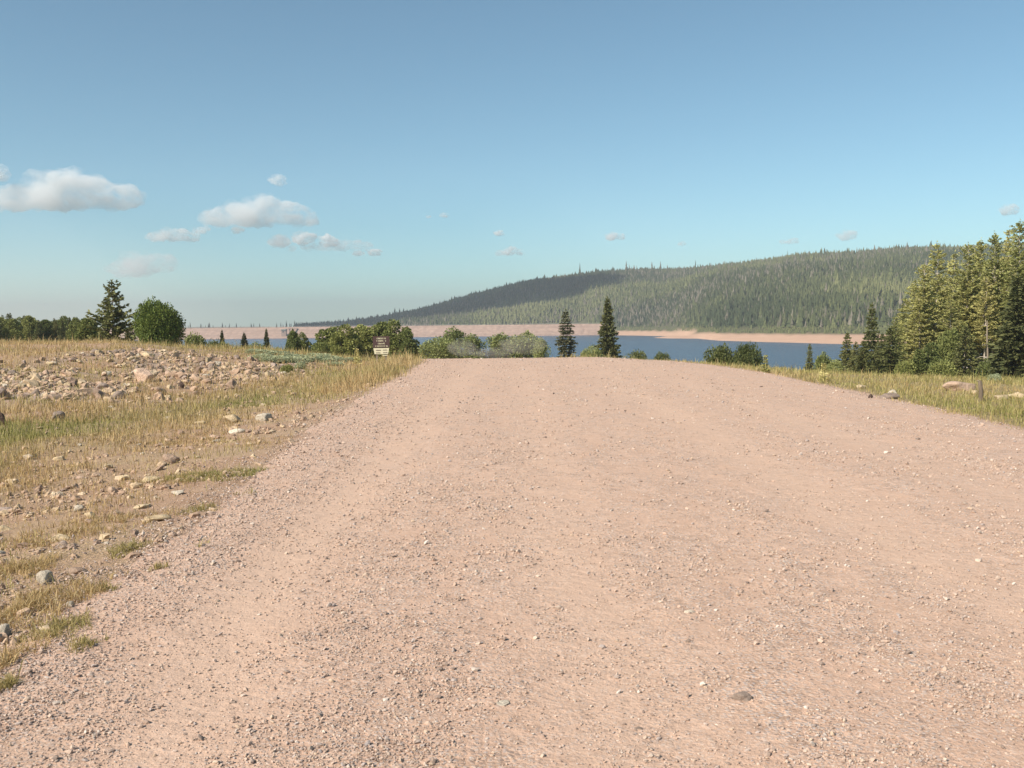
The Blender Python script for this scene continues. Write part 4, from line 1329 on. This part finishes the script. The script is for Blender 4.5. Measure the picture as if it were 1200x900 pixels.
CL = True
if CL:
    cloud(72, 220, 190, 50, 'largest cream cumulus cloud near the left edge of the sky', 1, 1.9, lobes=14)
    cloud(-8, 196, 40, 30, 'cloud puff cut by the left frame edge above the largest cloud', 2, 1.0, lobes=4)
    cloud(302, 243, 150, 42, 'flat-based cumulus cloud in the middle of the cloud group', 3, 1.9, lobes=13)
    cloud(324, 210, 24, 15, 'small puff above the flat-based cumulus cloud', 4, .55, lobes=4)
    cloud(198, 273, 76, 20, 'small elongated cloud below and left of the flat-based cumulus', 5, .9, lobes=8)
    cloud(352, 279, 106, 20, 'long low cloud under the flat-based cumulus', 6, 1.2, lobes=9)
    cloud(434, 295, 56, 10, 'thin faint cloud streak right of the long low cloud', 7, .8, lobes=6)
    cloud(172, 306, 120, 36, 'broad faint cloud veil above the open-crowned pine', 8, .6, lobes=8)
    cloud(404, 286, 140, 16, 'long faint veil of cloud low between the flat-based cumulus and the thin streak', 27, .6, lobes=9)
    cloud(254, 268, 80, 12, 'faint strip of cloud joining the small elongated cloud to the flat-based cumulus', 28, .6, lobes=7)
    cloud(512, 250, 28, 10, 'tiny faint cloud highest above the middle of the lake', 9, .8, lobes=4)
    cloud(585, 272, 14, 8, 'tiniest cloud speck just above the small oval cloud', 10, .8, lobes=3)
    cloud(597, 293, 40, 13, 'small oval cloud low above the left end of the hill', 11, .7, lobes=5)
    cloud(720, 275, 28, 13, 'small bright cloud puff above the ridge middle', 12, .9, lobes=4)
    cloud(798, 284, 12, 8, 'tiny cloud speck right of the bright puff over the ridge', 13, .4, lobes=3)
    cloud(926, 281, 26, 9, 'faint little cloud low over the right half of the ridge', 14, .5, lobes=4)
    cloud(992, 275, 14, 13, 'small round cloud speck over the right half of the ridge', 15, .5, lobes=3)
    cloud(1179, 244, 38, 18, 'small cloud puff near the right edge above the wood', 16, .8, lobes=5)

def high_cloud():
    az, el = R(-128.0), R(38.0)
    sv_ = np.array([math.sin(az) * math.cos(el), math.cos(az) * math.cos(el), math.sin(el)])
    c = np.array([-230, 1690, 45.]) + sv_ * 1500
    parts = [blob('c', (0, 0, 0), (330, 330, 70), 3, 4), blob('c', (-150, 120, 10), (180, 200, 50), 5, 4), blob('c', (250, -200, -5), (190, 110, 45), 6, 4)]
    V, F = merge(parts)
    o = obj('cloud', mesh_np('cloud', V, F, None, True, [mat_volume('high_cloud_vapour', (.96, .96, .96), .09)]), None, tuple(c))
    md = o.modifiers.new('union', 'REMESH'); md.mode = 'VOXEL'; md.voxel_size = 14
    tag(o, 'dense cumulus cloud overhead that shades the left end of the hill', 'cloud')


high_cloud()

# ------------------------------------------------------------------ light
SUN_AZ = -128.0      # degrees clockwise from the view direction
SUN_EL = 38.0
w = bpy.data.worlds.new('World'); S.world = w; w.use_nodes = True
nt = w.node_tree
sky = nt.nodes.new('ShaderNodeTexSky'); sky.sky_type = 'NISHITA'; sky.sun_disc = False
sky.sun_elevation = R(SUN_EL); sky.sun_rotation = R(SUN_AZ % 360)
sky.altitude = 2500; sky.air_density = 1.0; sky.dust_density = 1.0; sky.ozone_density = 0.35
tn = nt.nodes.new('ShaderNodeMix'); tn.data_type = 'RGBA'; tn.blend_type = 'MULTIPLY'; tn.inputs[0].default_value = 1.0
tn.inputs[7].default_value = (.755, 1.0, .935, 1)      # white balance of the hazy summer air
nt.links.new(sky.outputs[0], tn.inputs[6]); nt.links.new(tn.outputs[2], nt.nodes['Background'].inputs[0]); nt.nodes['Background'].inputs[1].default_value = .089
ld = bpy.data.lights.new('sun', 'SUN'); ld.energy = 4.4; ld.angle = R(.53); ld.color = (1, .93, .83)
lo = bpy.data.objects.new('sun', ld); COL.objects.link(lo)
az = R(SUN_AZ); el = R(SUN_EL)
from mathutils import Vector
sv = Vector((math.sin(az) * math.cos(el), math.cos(az) * math.cos(el), math.sin(el)))
lo.rotation_euler = (-sv).to_track_quat('-Z', 'Y').to_euler(); lo.location = (-30, -10, 40)

# ------------------------------------------------------------------ view / render
vs = S.view_settings
vs.view_transform = 'Standard'; vs.look = 'None'; vs.exposure = 0.71; vs.gamma = 1; vs.use_curve_mapping = False
S.render.engine = 'CYCLES'
c = S.cycles
c.use_denoising = True
try: c.denoiser = 'OPENIMAGEDENOISE'
except Exception: pass
c.max_bounces = 12; c.diffuse_bounces = 2; c.glossy_bounces = 2; c.transmission_bounces = 2; c.volume_bounces = 12; c.transparent_max_bounces = 8
c.caustics_reflective = False; c.caustics_refractive = False
c.volume_step_rate = 0.25; c.volume_max_steps = 160
c.sample_clamp_indirect = 4
